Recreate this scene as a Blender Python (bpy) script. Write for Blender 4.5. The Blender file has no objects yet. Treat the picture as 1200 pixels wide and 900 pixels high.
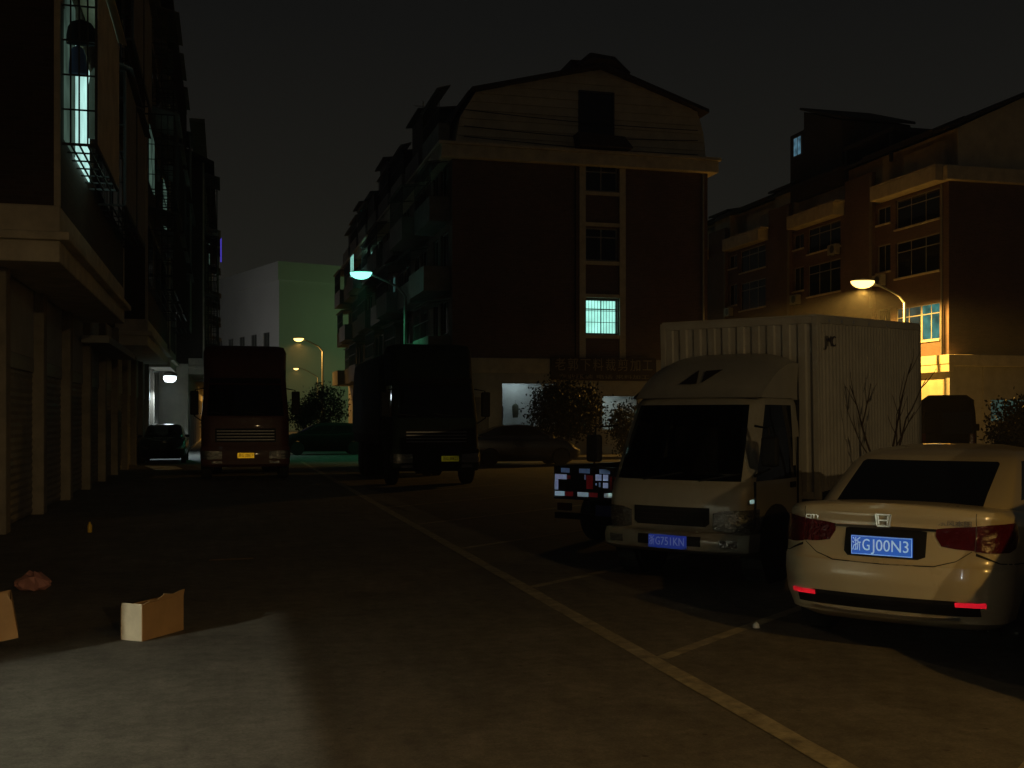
import bpy, math, random
from mathutils import Vector, Matrix
random.seed(7)
R = math.radians
scn = bpy.context.scene
COL = scn.collection

# ------------------------------------------------------------------ camera, sky, exposure
cam_d = bpy.data.cameras.new('camera')
cam_d.lens = 39.0; cam_d.sensor_width = 36.0; cam_d.shift_y = 0.0333
cam_d.clip_start = 0.05; cam_d.clip_end = 2000
cam = bpy.data.objects.new('camera', cam_d); COL.objects.link(cam)
cam.location = (0, 0, 1.7); cam.rotation_euler = (R(90), 0, 0)
scn.camera = cam

world = bpy.data.worlds.new('World'); scn.world = world; world.use_nodes = True
wn = world.node_tree; wn.nodes.clear()
w_out = wn.nodes.new('ShaderNodeOutputWorld'); w_bg = wn.nodes.new('ShaderNodeBackground')
w_tc = wn.nodes.new('ShaderNodeTexCoord'); w_sep = wn.nodes.new('ShaderNodeSeparateXYZ')
w_rmp = wn.nodes.new('ShaderNodeValToRGB')
w_rmp.color_ramp.elements[0].position = 0.0; w_rmp.color_ramp.elements[0].color = (0.0120, 0.0112, 0.0090, 1)
w_rmp.color_ramp.elements[1].position = 0.60; w_rmp.color_ramp.elements[1].color = (0.0030, 0.0030, 0.0030, 1)
w_el = w_rmp.color_ramp.elements.new(0.18); w_el.color = (0.0080, 0.0075, 0.0061, 1)
w_el = w_rmp.color_ramp.elements.new(0.34); w_el.color = (0.0045, 0.0045, 0.0042, 1)
w_bg.inputs['Strength'].default_value = 1.4
wn.links.new(w_tc.outputs['Generated'], w_sep.inputs[0])
wn.links.new(w_sep.outputs['Z'], w_rmp.inputs[0])
wn.links.new(w_rmp.outputs[0], w_bg.inputs[0]); wn.links.new(w_bg.outputs[0], w_out.inputs[0])

vs = scn.view_settings
vs.view_transform = 'Standard'; vs.look = 'None'; vs.exposure = 0.0; vs.gamma = 1.0; vs.use_curve_mapping = False
scn.cycles.use_denoising = True; scn.cycles.use_light_tree = True
world.cycles.sampling_method = 'NONE'
scn.cycles.max_bounces = 5; scn.cycles.diffuse_bounces = 2; scn.cycles.glossy_bounces = 3
scn.cycles.transparent_max_bounces = 12
scn.cycles.sample_clamp_indirect = 4.0

SODIUM = (1.0, 0.56, 0.13)
# the camera's own weak flash: it is what the reflective plates and tapes send back
fl = bpy.data.lights.new('camera_flash', 'POINT'); fl.energy = 14; fl.color = (0.86, 0.92, 1.0); fl.shadow_soft_size = 0.02
flo = bpy.data.objects.new('camera_flash', fl); COL.objects.link(flo); flo.location = (0.05, 0.0, 1.76)

# ------------------------------------------------------------------ street frame
ROT = math.atan(337 / 1300)
UX, UY = -math.sin(ROT), math.cos(ROT)
VX, VY = math.cos(ROT), math.sin(ROT)
def SW(t, s, z=0.0):
    return Vector((t * VX + s * UX, t * VY + s * UY, z))

# ------------------------------------------------------------------ materials
MATS = {}
def mat(name, col, rough=0.6, metal=0.0, var=0.0, scale=6.0, bump=0.0, bscale=40.0, spec=0.5, coat=0.0, emit=None, estr=0.0):
    if name in MATS: return MATS[name]
    m = bpy.data.materials.new(name); m.use_nodes = True
    nt = m.node_tree; b = nt.nodes['Principled BSDF']
    b.inputs['Base Color'].default_value = (*col, 1); b.inputs['Roughness'].default_value = rough
    b.inputs['Metallic'].default_value = metal; b.inputs['Specular IOR Level'].default_value = spec
    b.inputs['Coat Weight'].default_value = coat
    if coat: b.inputs['Coat Roughness'].default_value = 0.06
    if emit: b.inputs['Emission Color'].default_value = (*emit, 1); b.inputs['Emission Strength'].default_value = estr
    if var or bump:
        tc = nt.nodes.new('ShaderNodeTexCoord')
    if var:
        n1 = nt.nodes.new('ShaderNodeTexNoise'); n1.inputs['Scale'].default_value = scale; n1.inputs['Detail'].default_value = 8; n1.inputs['Roughness'].default_value = 0.65
        mr = nt.nodes.new('ShaderNodeMapRange'); mr.inputs[1].default_value = 0.3; mr.inputs[2].default_value = 0.7
        mr.inputs[3].default_value = 1 - var; mr.inputs[4].default_value = 1 + var
        mx = nt.nodes.new('ShaderNodeMix'); mx.data_type = 'RGBA'; mx.blend_type = 'MULTIPLY'; mx.inputs[0].default_value = 1
        mx.inputs[6].default_value = (*col, 1)
        nt.links.new(tc.outputs['Object'], n1.inputs['Vector']); nt.links.new(n1.outputs['Fac'], mr.inputs[0])
        nt.links.new(mr.outputs[0], mx.inputs[7]); nt.links.new(mx.outputs[2], b.inputs['Base Color'])
        mr2 = nt.nodes.new('ShaderNodeMapRange'); mr2.inputs[1].default_value = 0.3; mr2.inputs[2].default_value = 0.7
        mr2.inputs[3].default_value = max(0.03, rough - 0.1 * var * 3); mr2.inputs[4].default_value = min(1, rough + 0.1 * var * 3)
        nt.links.new(n1.outputs['Fac'], mr2.inputs[0]); nt.links.new(mr2.outputs[0], b.inputs['Roughness'])
    if bump:
        n2 = nt.nodes.new('ShaderNodeTexNoise'); n2.inputs['Scale'].default_value = bscale; n2.inputs['Detail'].default_value = 6
        bp = nt.nodes.new('ShaderNodeBump'); bp.inputs['Strength'].default_value = bump; bp.inputs['Distance'].default_value = 0.02
        nt.links.new(tc.outputs['Object'], n2.inputs['Vector']); nt.links.new(n2.outputs['Fac'], bp.inputs['Height'])
        nt.links.new(bp.outputs[0], b.inputs['Normal'])
    MATS[name] = m
    return m

def brick_mat(name, c1, c2, mortar, sx=0.24, sz=0.07):
    m = bpy.data.materials.new(name); m.use_nodes = True; nt = m.node_tree; b = nt.nodes['Principled BSDF']
    tc = nt.nodes.new('ShaderNodeTexCoord'); sep = nt.nodes.new('ShaderNodeSeparateXYZ'); add = nt.nodes.new('ShaderNodeMath'); cmb = nt.nodes.new('ShaderNodeCombineXYZ')
    br = nt.nodes.new('ShaderNodeTexBrick'); br.inputs['Color1'].default_value = (*c1, 1); br.inputs['Color2'].default_value = (*c2, 1); br.inputs['Mortar'].default_value = (*mortar, 1)
    br.inputs['Scale'].default_value = 1; br.inputs['Mortar Size'].default_value = 0.008; br.inputs['Brick Width'].default_value = sx; br.inputs['Row Height'].default_value = sz
    nt.links.new(tc.outputs['Object'], sep.inputs[0]); nt.links.new(sep.outputs[0], add.inputs[0]); nt.links.new(sep.outputs[1], add.inputs[1])
    nt.links.new(add.outputs[0], cmb.inputs[0]); nt.links.new(sep.outputs[2], cmb.inputs[1]); nt.links.new(cmb.outputs[0], br.inputs['Vector'])
    n1 = nt.nodes.new('ShaderNodeTexNoise'); n1.inputs['Scale'].default_value = 0.5; n1.inputs['Detail'].default_value = 8
    mr = nt.nodes.new('ShaderNodeMapRange'); mr.inputs[3].default_value = 0.6; mr.inputs[4].default_value = 1.3
    mx = nt.nodes.new('ShaderNodeMix'); mx.data_type = 'RGBA'; mx.blend_type = 'MULTIPLY'; mx.inputs[0].default_value = 1
    nt.links.new(tc.outputs['Object'], n1.inputs['Vector']); nt.links.new(n1.outputs['Fac'], mr.inputs[0])
    nt.links.new(br.outputs['Color'], mx.inputs[6]); nt.links.new(mr.outputs[0], mx.inputs[7]); nt.links.new(mx.outputs[2], b.inputs['Base Color'])
    bp = nt.nodes.new('ShaderNodeBump'); bp.inputs['Strength'].default_value = 0.4; bp.inputs['Distance'].default_value = 0.01; bp.invert = True
    nt.links.new(br.outputs['Fac'], bp.inputs['Height']); nt.links.new(bp.outputs[0], b.inputs['Normal'])
    b.inputs['Roughness'].default_value = 0.85
    MATS[name] = m; return m

def retro_mat(name, col, base=None, strength=1.0, rough=0.25):
    """Retroreflective sheeting: a lobe that goes back where the light came from."""
    m = bpy.data.materials.new(name); m.use_nodes = True; nt = m.node_tree; b = nt.nodes['Principled BSDF']
    b.inputs['Base Color'].default_value = (*(base or col), 1); b.inputs['Roughness'].default_value = 0.5
    g = nt.nodes.new('ShaderNodeBsdfAnisotropic'); g.distribution = 'GGX'
    g.inputs['Color'].default_value = (*[c * strength for c in col], 1); g.inputs['Roughness'].default_value = rough
    geo = nt.nodes.new('ShaderNodeNewGeometry'); nt.links.new(geo.outputs['Incoming'], g.inputs['Normal'])
    ad = nt.nodes.new('ShaderNodeAddShader'); out = nt.nodes['Material Output']
    nt.links.new(b.outputs[0], ad.inputs[0]); nt.links.new(g.outputs[0], ad.inputs[1]); nt.links.new(ad.outputs[0], out.inputs['Surface'])
    MATS[name] = m; return m

def emit_mat(name, col, strength, var=0.0, scale=3.0):
    m = bpy.data.materials.new(name); m.use_nodes = True; nt = m.node_tree; nt.nodes.clear()
    o = nt.nodes.new('ShaderNodeOutputMaterial'); e = nt.nodes.new('ShaderNodeEmission')
    e.inputs[0].default_value = (*col, 1); e.inputs[1].default_value = strength
    if var:
        tc = nt.nodes.new('ShaderNodeTexCoord'); n = nt.nodes.new('ShaderNodeTexNoise'); n.inputs['Scale'].default_value = scale
        mr = nt.nodes.new('ShaderNodeMapRange'); mr.inputs[1].default_value = 0.3; mr.inputs[2].default_value = 0.7
        mr.inputs[3].default_value = strength * (1 - var); mr.inputs[4].default_value = strength * (1 + var)
        nt.links.new(tc.outputs['Object'], n.inputs['Vector']); nt.links.new(n.outputs['Fac'], mr.inputs[0]); nt.links.new(mr.outputs[0], e.inputs[1])
    nt.links.new(e.outputs[0], o.inputs[0]); MATS[name] = m
    m.cycles.emission_sampling = 'FRONT' if name == 'lit_cage' else 'NONE'
    return m

def glass_mat(name, tint, refl=0.08):
    m = bpy.data.materials.new(name); m.use_nodes = True; nt = m.node_tree; nt.nodes.clear()
    o = nt.nodes.new('ShaderNodeOutputMaterial'); tr = nt.nodes.new('ShaderNodeBsdfTransparent'); tr.inputs[0].default_value = (*tint, 1)
    g = nt.nodes.new('ShaderNodeBsdfAnisotropic'); g.inputs['Roughness'].default_value = 0.03
    fr = nt.nodes.new('ShaderNodeFresnel'); fr.inputs[0].default_value = 1.5
    mx = nt.nodes.new('ShaderNodeMixShader'); nt.links.new(fr.outputs[0], mx.inputs[0]); nt.links.new(tr.outputs[0], mx.inputs[1]); nt.links.new(g.outputs[0], mx.inputs[2])
    nt.links.new(mx.outputs[0], o.inputs[0]); MATS[name] = m; return m

def ground_mat():
    m = bpy.data.materials.new('road_concrete'); m.use_nodes = True; nt = m.node_tree; b = nt.nodes['Principled BSDF']
    tc = nt.nodes.new('ShaderNodeTexCoord')
    def noise(sc, det=8, ro=0.6):
        n = nt.nodes.new('ShaderNodeTexNoise'); n.inputs['Scale'].default_value = sc; n.inputs['Detail'].default_value = det; n.inputs['Roughness'].default_value = ro
        nt.links.new(tc.outputs['Object'], n.inputs['Vector']); return n
    def mrange(src, a, b_, c, d):
        r = nt.nodes.new('ShaderNodeMapRange'); 
        for i, v in enumerate((a, b_, c, d)): r.inputs[i + 1].default_value = v
        nt.links.new(src, r.inputs[0]); return r.outputs[0]
    def mul(a, b_):
        x = nt.nodes.new('ShaderNodeMath'); x.operation = 'MULTIPLY'
        nt.links.new(a, x.inputs[0]); nt.links.new(b_, x.inputs[1]); return x.outputs[0]
    big = noise(0.25); mid = noise(2.2); fine = noise(55, 6, .8); 
    map_ = nt.nodes.new('ShaderNodeMapping'); map_.inputs['Scale'].default_value = (3.0, 0.35, 1); nt.links.new(tc.outputs['Object'], map_.inputs[0])
    st = nt.nodes.new('ShaderNodeTexNoise'); st.inputs['Scale'].default_value = 1.3; st.inputs['Detail'].default_value = 6; nt.links.new(map_.outputs[0], st.inputs['Vector'])
    v = mul(mul(mrange(big.outputs['Fac'], .3, .7, .75, 1.2), mrange(mid.outputs['Fac'], .3, .7, .78, 1.2)), mul(mrange(fine.outputs['Fac'], .3, .7, .62, 1.35), mrange(st.outputs['Fac'], .35, .7, .88, 1.1)))
    med = noise(9.0, 8, .7); v = mul(v, mrange(med.outputs['Fac'], .32, .68, .72, 1.26))
    # dark oil spots
    vo = nt.nodes.new('ShaderNodeTexVoronoi'); vo.inputs['Scale'].default_value = 0.55; nt.links.new(tc.outputs['Object'], vo.inputs['Vector'])
    v = mul(v, mrange(vo.outputs['Distance'], .04, .22, .72, 1.0))
    vs2 = nt.nodes.new('ShaderNodeTexVoronoi'); vs2.inputs['Scale'].default_value = 3.2; nt.links.new(tc.outputs['Object'], vs2.inputs['Vector'])
    v = mul(v, mrange(vs2.outputs['Distance'], .03, .07, .5, 1.0))
    # hairline cracks
    vc = nt.nodes.new('ShaderNodeTexVoronoi'); vc.feature = 'DISTANCE_TO_EDGE'; vc.inputs['Scale'].default_value = 0.22; 
    nz = noise(1.6, 6); mixv = nt.nodes.new('ShaderNodeMix'); mixv.data_type = 'VECTOR'; mixv.inputs[0].default_value = 0.35
    nt.links.new(tc.outputs['Object'], mixv.inputs[4]); nt.links.new(nz.outputs['Color'], mixv.inputs[5]); nt.links.new(mixv.outputs[1], vc.inputs['Vector'])
    v = mul(v, mrange(vc.outputs['Distance'], .0, .003, .86, 1.0))
    sc = nt.nodes.new('ShaderNodeVectorMath'); sc.operation = 'SCALE'; sc.inputs[0].default_value = (0.145, 0.136, 0.122)
    nt.links.new(v, sc.inputs['Scale']); nt.links.new(sc.outputs[0], b.inputs['Base Color'])
    b.inputs['Roughness'].default_value = 0.82; b.inputs['Specular IOR Level'].default_value = 0.3
    bp = nt.nodes.new('ShaderNodeBump'); bp.inputs['Strength'].default_value = 0.5; bp.inputs['Distance'].default_value = 0.006
    nt.links.new(fine.outputs['Fac'], bp.inputs['Height']); nt.links.new(bp.outputs[0], b.inputs['Normal'])
    MATS['road'] = m; return m

ground_mat()
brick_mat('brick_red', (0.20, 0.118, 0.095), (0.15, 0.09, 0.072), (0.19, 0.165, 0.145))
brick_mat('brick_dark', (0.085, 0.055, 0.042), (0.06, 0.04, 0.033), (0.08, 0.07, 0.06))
M = {
 'white_paint': mat('white_paint', (0.54, 0.48, 0.33), 0.28, var=0.03, scale=2, coat=0.6),
 'truck_white': mat('truck_white', (0.26, 0.245, 0.20), 0.42, var=0.12, scale=3, coat=0.25),
 'box_white': mat('box_white', (0.34, 0.32, 0.27), 0.6, var=0.16, scale=2.2, bump=0.1, bscale=9),
 'black_paint': mat('black_paint', (0.012, 0.013, 0.016), 0.25, coat=0.7, var=0.1),
 'dull_black': mat('dull_black', (0.008, 0.008, 0.009), 0.75, var=0.2, spec=0.08),
 'navy_paint': mat('navy_paint', (0.014, 0.018, 0.03), 0.25, coat=0.7, var=0.1),
 'maroon_paint': mat('maroon_paint', (0.075, 0.022, 0.016), 0.55, var=0.25, scale=4, coat=0.1),
 'green_paint': mat('green_paint', (0.012, 0.022, 0.016), 0.75, var=0.25, spec=0.2),
 'tinted_glass': mat('tinted_glass', (0.006, 0.007, 0.008), 0.05, spec=0.5),
 'black_plastic': mat('black_plastic', (0.012, 0.012, 0.012), 0.6, var=0.2, scale=12, spec=0.2),
 'rubber': mat('rubber', (0.016, 0.016, 0.016), 0.85, var=0.2, scale=20),
 'alloy': mat('alloy', (0.55, 0.55, 0.56), 0.32, 0.9),
 'chrome': mat('chrome', (0.75, 0.75, 0.75), 0.12, 1.0),
 'steel': mat('steel', (0.28, 0.28, 0.29), 0.5, 0.7, var=0.2),
 'red_lens': mat('red_lens', (0.075, 0.003, 0.005), 0.12, coat=0.8, bump=0.5, bscale=25),
 'clear_lens': mat('clear_lens', (0.25, 0.25, 0.25), 0.12, 0.85, var=0.5, scale=40, bump=1.0, bscale=30),
 'pole_steel': mat('pole_steel', (0.42, 0.43, 0.42), 0.45, 0.4, var=0.15),
 'cream': mat('cream', (0.68, 0.62, 0.48), 0.85, var=0.18, scale=1.2, bump=0.2, bscale=25),
 'cream_trim': mat('cream_trim', (0.68, 0.62, 0.48), 0.8, var=0.2, scale=2.0),
 'grey_wall': mat('grey_wall', (0.36, 0.36, 0.35), 0.85, var=0.2, scale=1.0),
 'pale_tile': mat('pale_tile', (0.50, 0.49, 0.45), 0.5, var=0.2, scale=1.5),
 'shutter': mat('shutter', (0.24, 0.225, 0.20), 0.6, 0.3, var=0.3, scale=2.0),
 'pillar': mat('pillar', (0.23, 0.20, 0.16), 0.8, var=0.3, scale=2.5),
 'band_pale': mat('band_pale', (0.62, 0.55, 0.43), 0.8, var=0.25, scale=2.0),
 'roof_tile': mat('roof_tile', (0.045, 0.035, 0.032), 0.8, var=0.3, scale=3),
 'win_frame': mat('win_frame', (0.32, 0.32, 0.31), 0.5, var=0.1),
 'dark_frame': mat('dark_frame', (0.05, 0.05, 0.05), 0.5, 0.3),
 'window_glass': mat('window_glass', (0.012, 0.014, 0.016), 0.06),
 'cage_bar': mat('cage_bar', (0.06, 0.06, 0.06), 0.6, 0.3, var=0.3),
 'awning': mat('awning', (0.20, 0.19, 0.18), 0.8, var=0.3, scale=2),
 'green_white_wall': mat('far_wall', (0.60, 0.61, 0.58), 0.85, var=0.08, scale=0.15),
 'line_paint': mat('line_paint', (0.27, 0.245, 0.18), 0.75, var=0.62, scale=7.5, bump=0.3, bscale=50),
 'cardboard': mat('cardboard', (0.42, 0.255, 0.12), 0.85, var=0.12, scale=6),
 'cardboard_lit': mat('cardboard_lit', (0.55, 0.48, 0.38), 0.8, var=0.15, scale=7),
 'pink_plastic': mat('pink_plastic', (0.42, 0.20, 0.18), 0.4, var=0.2, scale=12),
 'yellow_plastic': mat('yellow_plastic', (0.75, 0.48, 0.04), 0.35),
 'paper': mat('paper', (0.7, 0.7, 0.68), 0.8, var=0.1),
 'white_board': mat('white_board', (0.72, 0.75, 0.76), 0.6, var=0.12, scale=3),
 'cloth_white': mat('cloth_white', (0.75, 0.78, 0.76), 0.9, var=0.1),
 'cloth_blue': mat('cloth_blue', (0.10, 0.14, 0.32), 0.9, var=0.1),
 'cloth_dark': mat('cloth_dark', (0.02, 0.022, 0.03), 0.9, var=0.2),
 'cloth_olive': mat('cloth_olive', (0.13, 0.14, 0.10), 0.9, var=0.2),
 'tarp': mat('tarp', (0.03, 0.05, 0.035), 0.75, var=0.3, scale=3, bump=0.5, bscale=4),
 'bark': mat('bark', (0.07, 0.05, 0.035), 0.9, var=0.3, scale=12, bump=0.5, bscale=30),
 'twig': mat('twig', (0.05, 0.032, 0.022), 0.9, var=0.3, scale=12),
 'leaf': mat('leaf', (0.013, 0.022, 0.010), 0.6, var=0.5, scale=3),
 'leaf_dark': mat('leaf_dark', (0.010, 0.018, 0.008), 0.6, var=0.5, scale=3),
 'sign_dark': mat('sign_dark', (0.035, 0.02, 0.017), 0.6, var=0.2),
 'sign_pale': mat('sign_pale', (0.34, 0.29, 0.22), 0.6, var=0.2),
 'logo_dark': mat('logo_dark', (0.03, 0.02, 0.02), 0.5),
 'navy_plate': mat('navy_plate', (0.02, 0.03, 0.16), 0.5),
 'room_white': mat('room_white', (0.72, 0.74, 0.72), 0.85, var=0.06),
 'seat_cloth': mat('seat_cloth', (0.06, 0.055, 0.05), 0.9, var=0.2),
 'pavement': mat('pavement', (0.13, 0.12, 0.11), 0.85, var=0.25, scale=3, bump=0.3, bscale=30),
}
M['plate_blue'] = retro_mat('plate_blue', (0.03, 0.23, 1.0), (0.02, 0.07, 0.35))
M['plate_white'] = retro_mat('plate_white', (0.70, 0.88, 0.98), (0.6, 0.6, 0.6))
M['plate_blue_dirty'] = retro_mat('plate_blue_dirty', (0.035, 0.075, 0.62), (0.02, 0.05, 0.3), 0.85)
M['plate_white_dirty'] = retro_mat('plate_white_dirty', (0.26, 0.38, 0.80), (0.3, 0.3, 0.4))
M['plate_yellow'] = retro_mat('plate_yellow', (0.75, 0.52, 0.03), (0.55, 0.38, 0.02), 1.0)
M['plate_yellow_green'] = retro_mat('plate_yellow_green', (0.70, 0.70, 0.04), (0.5, 0.42, 0.02), 1.0)
M['plate_ink'] = mat('plate_ink', (0.02, 0.018, 0.015), 0.6)
M['tape_white'] = retro_mat('tape_white', (0.62, 0.85, 1.0), (0.5, 0.5, 0.5), 1.0, 0.225)
M['tape_violet'] = retro_mat('tape_violet', (0.55, 0.66, 1.0), (0.4, 0.4, 0.5), 1.0, 0.225)
M['tape_dim'] = retro_mat('tape_dim', (0.10, 0.16, 0.30), (0.3, 0.3, 0.35), 1.0, 0.225)
M['tape_red'] = retro_mat('tape_red', (0.13, 0.006, 0.008), (0.2, 0.02, 0.02), 1.0, 0.225)
M['reflector_red'] = retro_mat('reflector_red', (1.0, 0.012, 0.03), (0.3, 0.01, 0.01), 1.0, 0.225)
M['marker_lens'] = retro_mat('marker_lens', (0.6, 0.95, 0.85), (0.5, 0.5, 0.5), 1.0, 0.225)
M['windscreen'] = glass_mat('windscreen', (0.30, 0.32, 0.33))
M['shop_glass'] = glass_mat('shop_glass', (0.85, 0.88, 0.88))
M['lit_green'] = emit_mat('lit_green', (0.42, 1.0, 0.84), 1.1, 0.25, 1.1)
M['lit_teal'] = emit_mat('lit_teal', (0.12, 0.55, 0.48), 0.32, 0.6, 1.6)
M['lit_teal_dim'] = emit_mat('lit_teal_dim', (0.16, 0.42, 0.38), 0.10, 0.7, 1.2)
M['lit_blue'] = emit_mat('lit_blue', (0.20, 0.45, 0.62), 0.26, 0.6, 2.0)
M['lit_cage'] = emit_mat('lit_cage', (0.48, 0.85, 0.78), 0.95, 0.3, 1.5)
M['lit_cage_dim'] = emit_mat('lit_cage_dim', (0.36, 0.62, 0.48), 0.10, 0.6, 1.5)
M['bulb_sodium'] = emit_mat('bulb_sodium', (1.0, 0.62, 0.16), 4.5)
M['bulb_green'] = emit_mat('bulb_green', (0.22, 1.0, 0.72), 2.6)
M['bulb_white'] = emit_mat('bulb_white', (0.80, 0.94, 1.0), 9)
M['neon_violet'] = emit_mat('neon_violet', (0.12, 0.08, 0.9), 0.5)

for _k, _v in list(MATS.items()): M.setdefault(_k, _v)

# ------------------------------------------------------------------ mesh helpers
class MB:
    def __init__(s): s.v = []; s.f = []
    def add(s, vs_, fs_):
        o = len(s.v); s.v += [tuple(p) for p in vs_]; s.f += [tuple(i + o for i in f) for f in fs_]; return s
    def box(s, x0, x1, y0, y1, z0, z1):
        v = [(x0, y0, z0), (x1, y0, z0), (x1, y1, z0), (x0, y1, z0), (x0, y0, z1), (x1, y0, z1), (x1, y1, z1), (x0, y1, z1)]
        return s.add(v, [(0, 3, 2, 1), (4, 5, 6, 7), (0, 1, 5, 4), (1, 2, 6, 5), (2, 3, 7, 6), (3, 0, 4, 7)])
    def bar(s, a, b, w, h=None, up=(0, 0, 1)):
        h = w if h is None else h
        a = Vector(a); b = Vector(b); d = (b - a).normalized(); upv = Vector(up)
        if abs(d.dot(upv)) > .98: upv = Vector((1, 0, 0))
        sx = d.cross(upv).normalized() * w / 2; sz = sx.cross(d).normalized() * h / 2
        v = [p + q for p in (a, b) for q in (-sx - sz, sx - sz, sx + sz, -sx + sz)]
        return s.add(v, [(0, 3, 2, 1), (4, 5, 6, 7), (0, 1, 5, 4), (1, 2, 6, 5), (2, 3, 7, 6), (3, 0, 4, 7)])
    def tube(s, pts, r, n=8, cap=True):
        pts = [Vector(p) for p in pts]; rs = r if isinstance(r, (list, tuple)) else [r] * len(pts)
        rings = []; prev = None
        for i, p in enumerate(pts):
            d = (pts[min(i + 1, len(pts) - 1)] - pts[max(i - 1, 0)]).normalized()
            if prev is None:
                q = Vector((0, 0, 1)) if abs(d.z) < .9 else Vector((1, 0, 0)); e1 = d.cross(q).normalized()
            else:
                e1 = (prev - d * prev.dot(d)).normalized()
            prev = e1; e2 = d.cross(e1)
            rings.append([p + (e1 * math.cos(2 * math.pi * k / n) + e2 * math.sin(2 * math.pi * k / n)) * rs[i] for k in range(n)])
        return s.loft(rings, cap)
    def loft(s, rings, cap=True):
        n = len(rings[0]); o = len(s.v)
        for r in rings: s.v += [tuple(p) for p in r]
        for i in range(len(rings) - 1):
            for k in range(n):
                a = o + i * n + k; b = o + i * n + (k + 1) % n
                s.f.append((a, b, b + n, a + n))
        if cap:
            s.f.append(tuple(o + k for k in reversed(range(n)))); e = o + (len(rings) - 1) * n
            s.f.append(tuple(e + k for k in range(n)))
        return s
    def lathe(s, prof, c=(0, 0, 0), axis='x', n=20):
        rings = []
        for a, r in prof:
            ring = []
            for k in range(n):
                q = 2 * math.pi * k / n; u, w = r * math.cos(q), r * math.sin(q)
                p = (a, u, w) if axis == 'x' else ((u, a, w) if axis == 'y' else (u, w, a))
                ring.append((p[0] + c[0], p[1] + c[1], p[2] + c[2]))
            rings.append(ring)
        return s.loft(rings, True)
    def prism(s, poly, a0, a1, plane='yz'):
        def P(q, a):
            return (a, q[0], q[1]) if plane == 'yz' else ((q[0], a, q[1]) if plane == 'xz' else (q[0], q[1], a))
        n = len(poly); v = [P(q, a0) for q in poly] + [P(q, a1) for q in poly]
        return s.add(v, [tuple(reversed(range(n))), tuple(range(n, 2 * n))] + [(k, (k + 1) % n, n + (k + 1) % n, n + k) for k in range(n)])
    def holed(s, axis, p0, p1, a0, a1, z0, z1, holes):
        As = sorted({a0, a1, *[min(max(h[i], a0), a1) for h in holes for i in (0, 1)]})
        Zs = sorted({z0, z1, *[min(max(h[i], z0), z1) for h in holes for i in (2, 3)]})
        for zi in range(len(Zs) - 1):
            zm = (Zs[zi] + Zs[zi + 1]) / 2; run = None
            for ai in range(len(As)):
                solid = False
                if ai < len(As) - 1:
                    am = (As[ai] + As[ai + 1]) / 2
                    solid = not any(h[0] < am < h[1] and h[2] < zm < h[3] for h in holes)
                if solid and run is None: run = As[ai]
                if not solid and run is not None:
                    if axis == 'x': s.box(run, As[ai], p0, p1, Zs[zi], Zs[zi + 1])
                    else: s.box(p0, p1, run, As[ai], Zs[zi], Zs[zi + 1])
                    run = None
        return s
    def build(s, name, m, parent=None, smooth=False, bevel=0.0, loc=None, rot=None, fixn=False):
        me = bpy.data.meshes.new(name); me.from_pydata(s.v, [], s.f); 
        if fixn:
            import bmesh
            bm = bmesh.new(); bm.from_mesh(me); bmesh.ops.recalc_face_normals(bm, faces=bm.faces); bm.to_mesh(me); bm.free()
        me.update()
        me.materials.append(M[m] if isinstance(m, str) else m)
        if smooth:
            me.polygons.foreach_set('use_smooth', [True] * len(me.polygons)); me.set_sharp_from_angle(angle=R(38))
        o = bpy.data.objects.new(name, me); COL.objects.link(o)
        if parent: o.parent = parent
        if loc: o.location = loc
        if rot: o.rotation_euler = rot
        if bevel:
            b = o.modifiers.new('bevel', 'BEVEL'); b.width = bevel; b.segments = 2; b.limit_method = 'ANGLE'; b.angle_limit = R(40)
        return o

def tag(o, label=None, cat=None, group=None, kind=None):
    if label: o['label'] = label
    if cat: o['category'] = cat
    if group: o['group'] = group
    if kind: o['kind'] = kind
    return o
def thing(name, label, cat, loc, rz=0.0, group=None):
    o = bpy.data.objects.new(name, None); COL.objects.link(o); o.location = loc; o.rotation_euler = (0, 0, rz)
    o.empty_display_size = 0.3
    return tag(o, label, cat, group)
def copy_tree(o, parent=None):
    c = o.copy(); COL.objects.link(c); c.parent = parent
    for ch in o.children: copy_tree(ch, c)
    return c
def box(name, m, parent, x0, x1, y0, y1, z0, z1, bevel=0.0):
    return MB().box(x0, x1, y0, y1, z0, z1).build(name, m, parent, bevel=bevel)
def lamp(name, kind, energy, color, parent, loc, rot=None, size=0.1, spot=None, blend=0.5, sy=None):
    l = bpy.data.lights.new(name, kind); l.energy = energy; l.color = color
    if kind == 'SPOT': l.spot_size = spot; l.spot_blend = blend; l.shadow_soft_size = size
    elif kind == 'POINT': l.shadow_soft_size = size
    else:
        l.size = size
        if sy: l.shape = 'RECTANGLE'; l.size_y = sy
    o = bpy.data.objects.new(name, l); COL.objects.link(o); o.parent = parent; o.location = loc
    if rot: o.rotation_euler = rot
    return o
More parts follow.
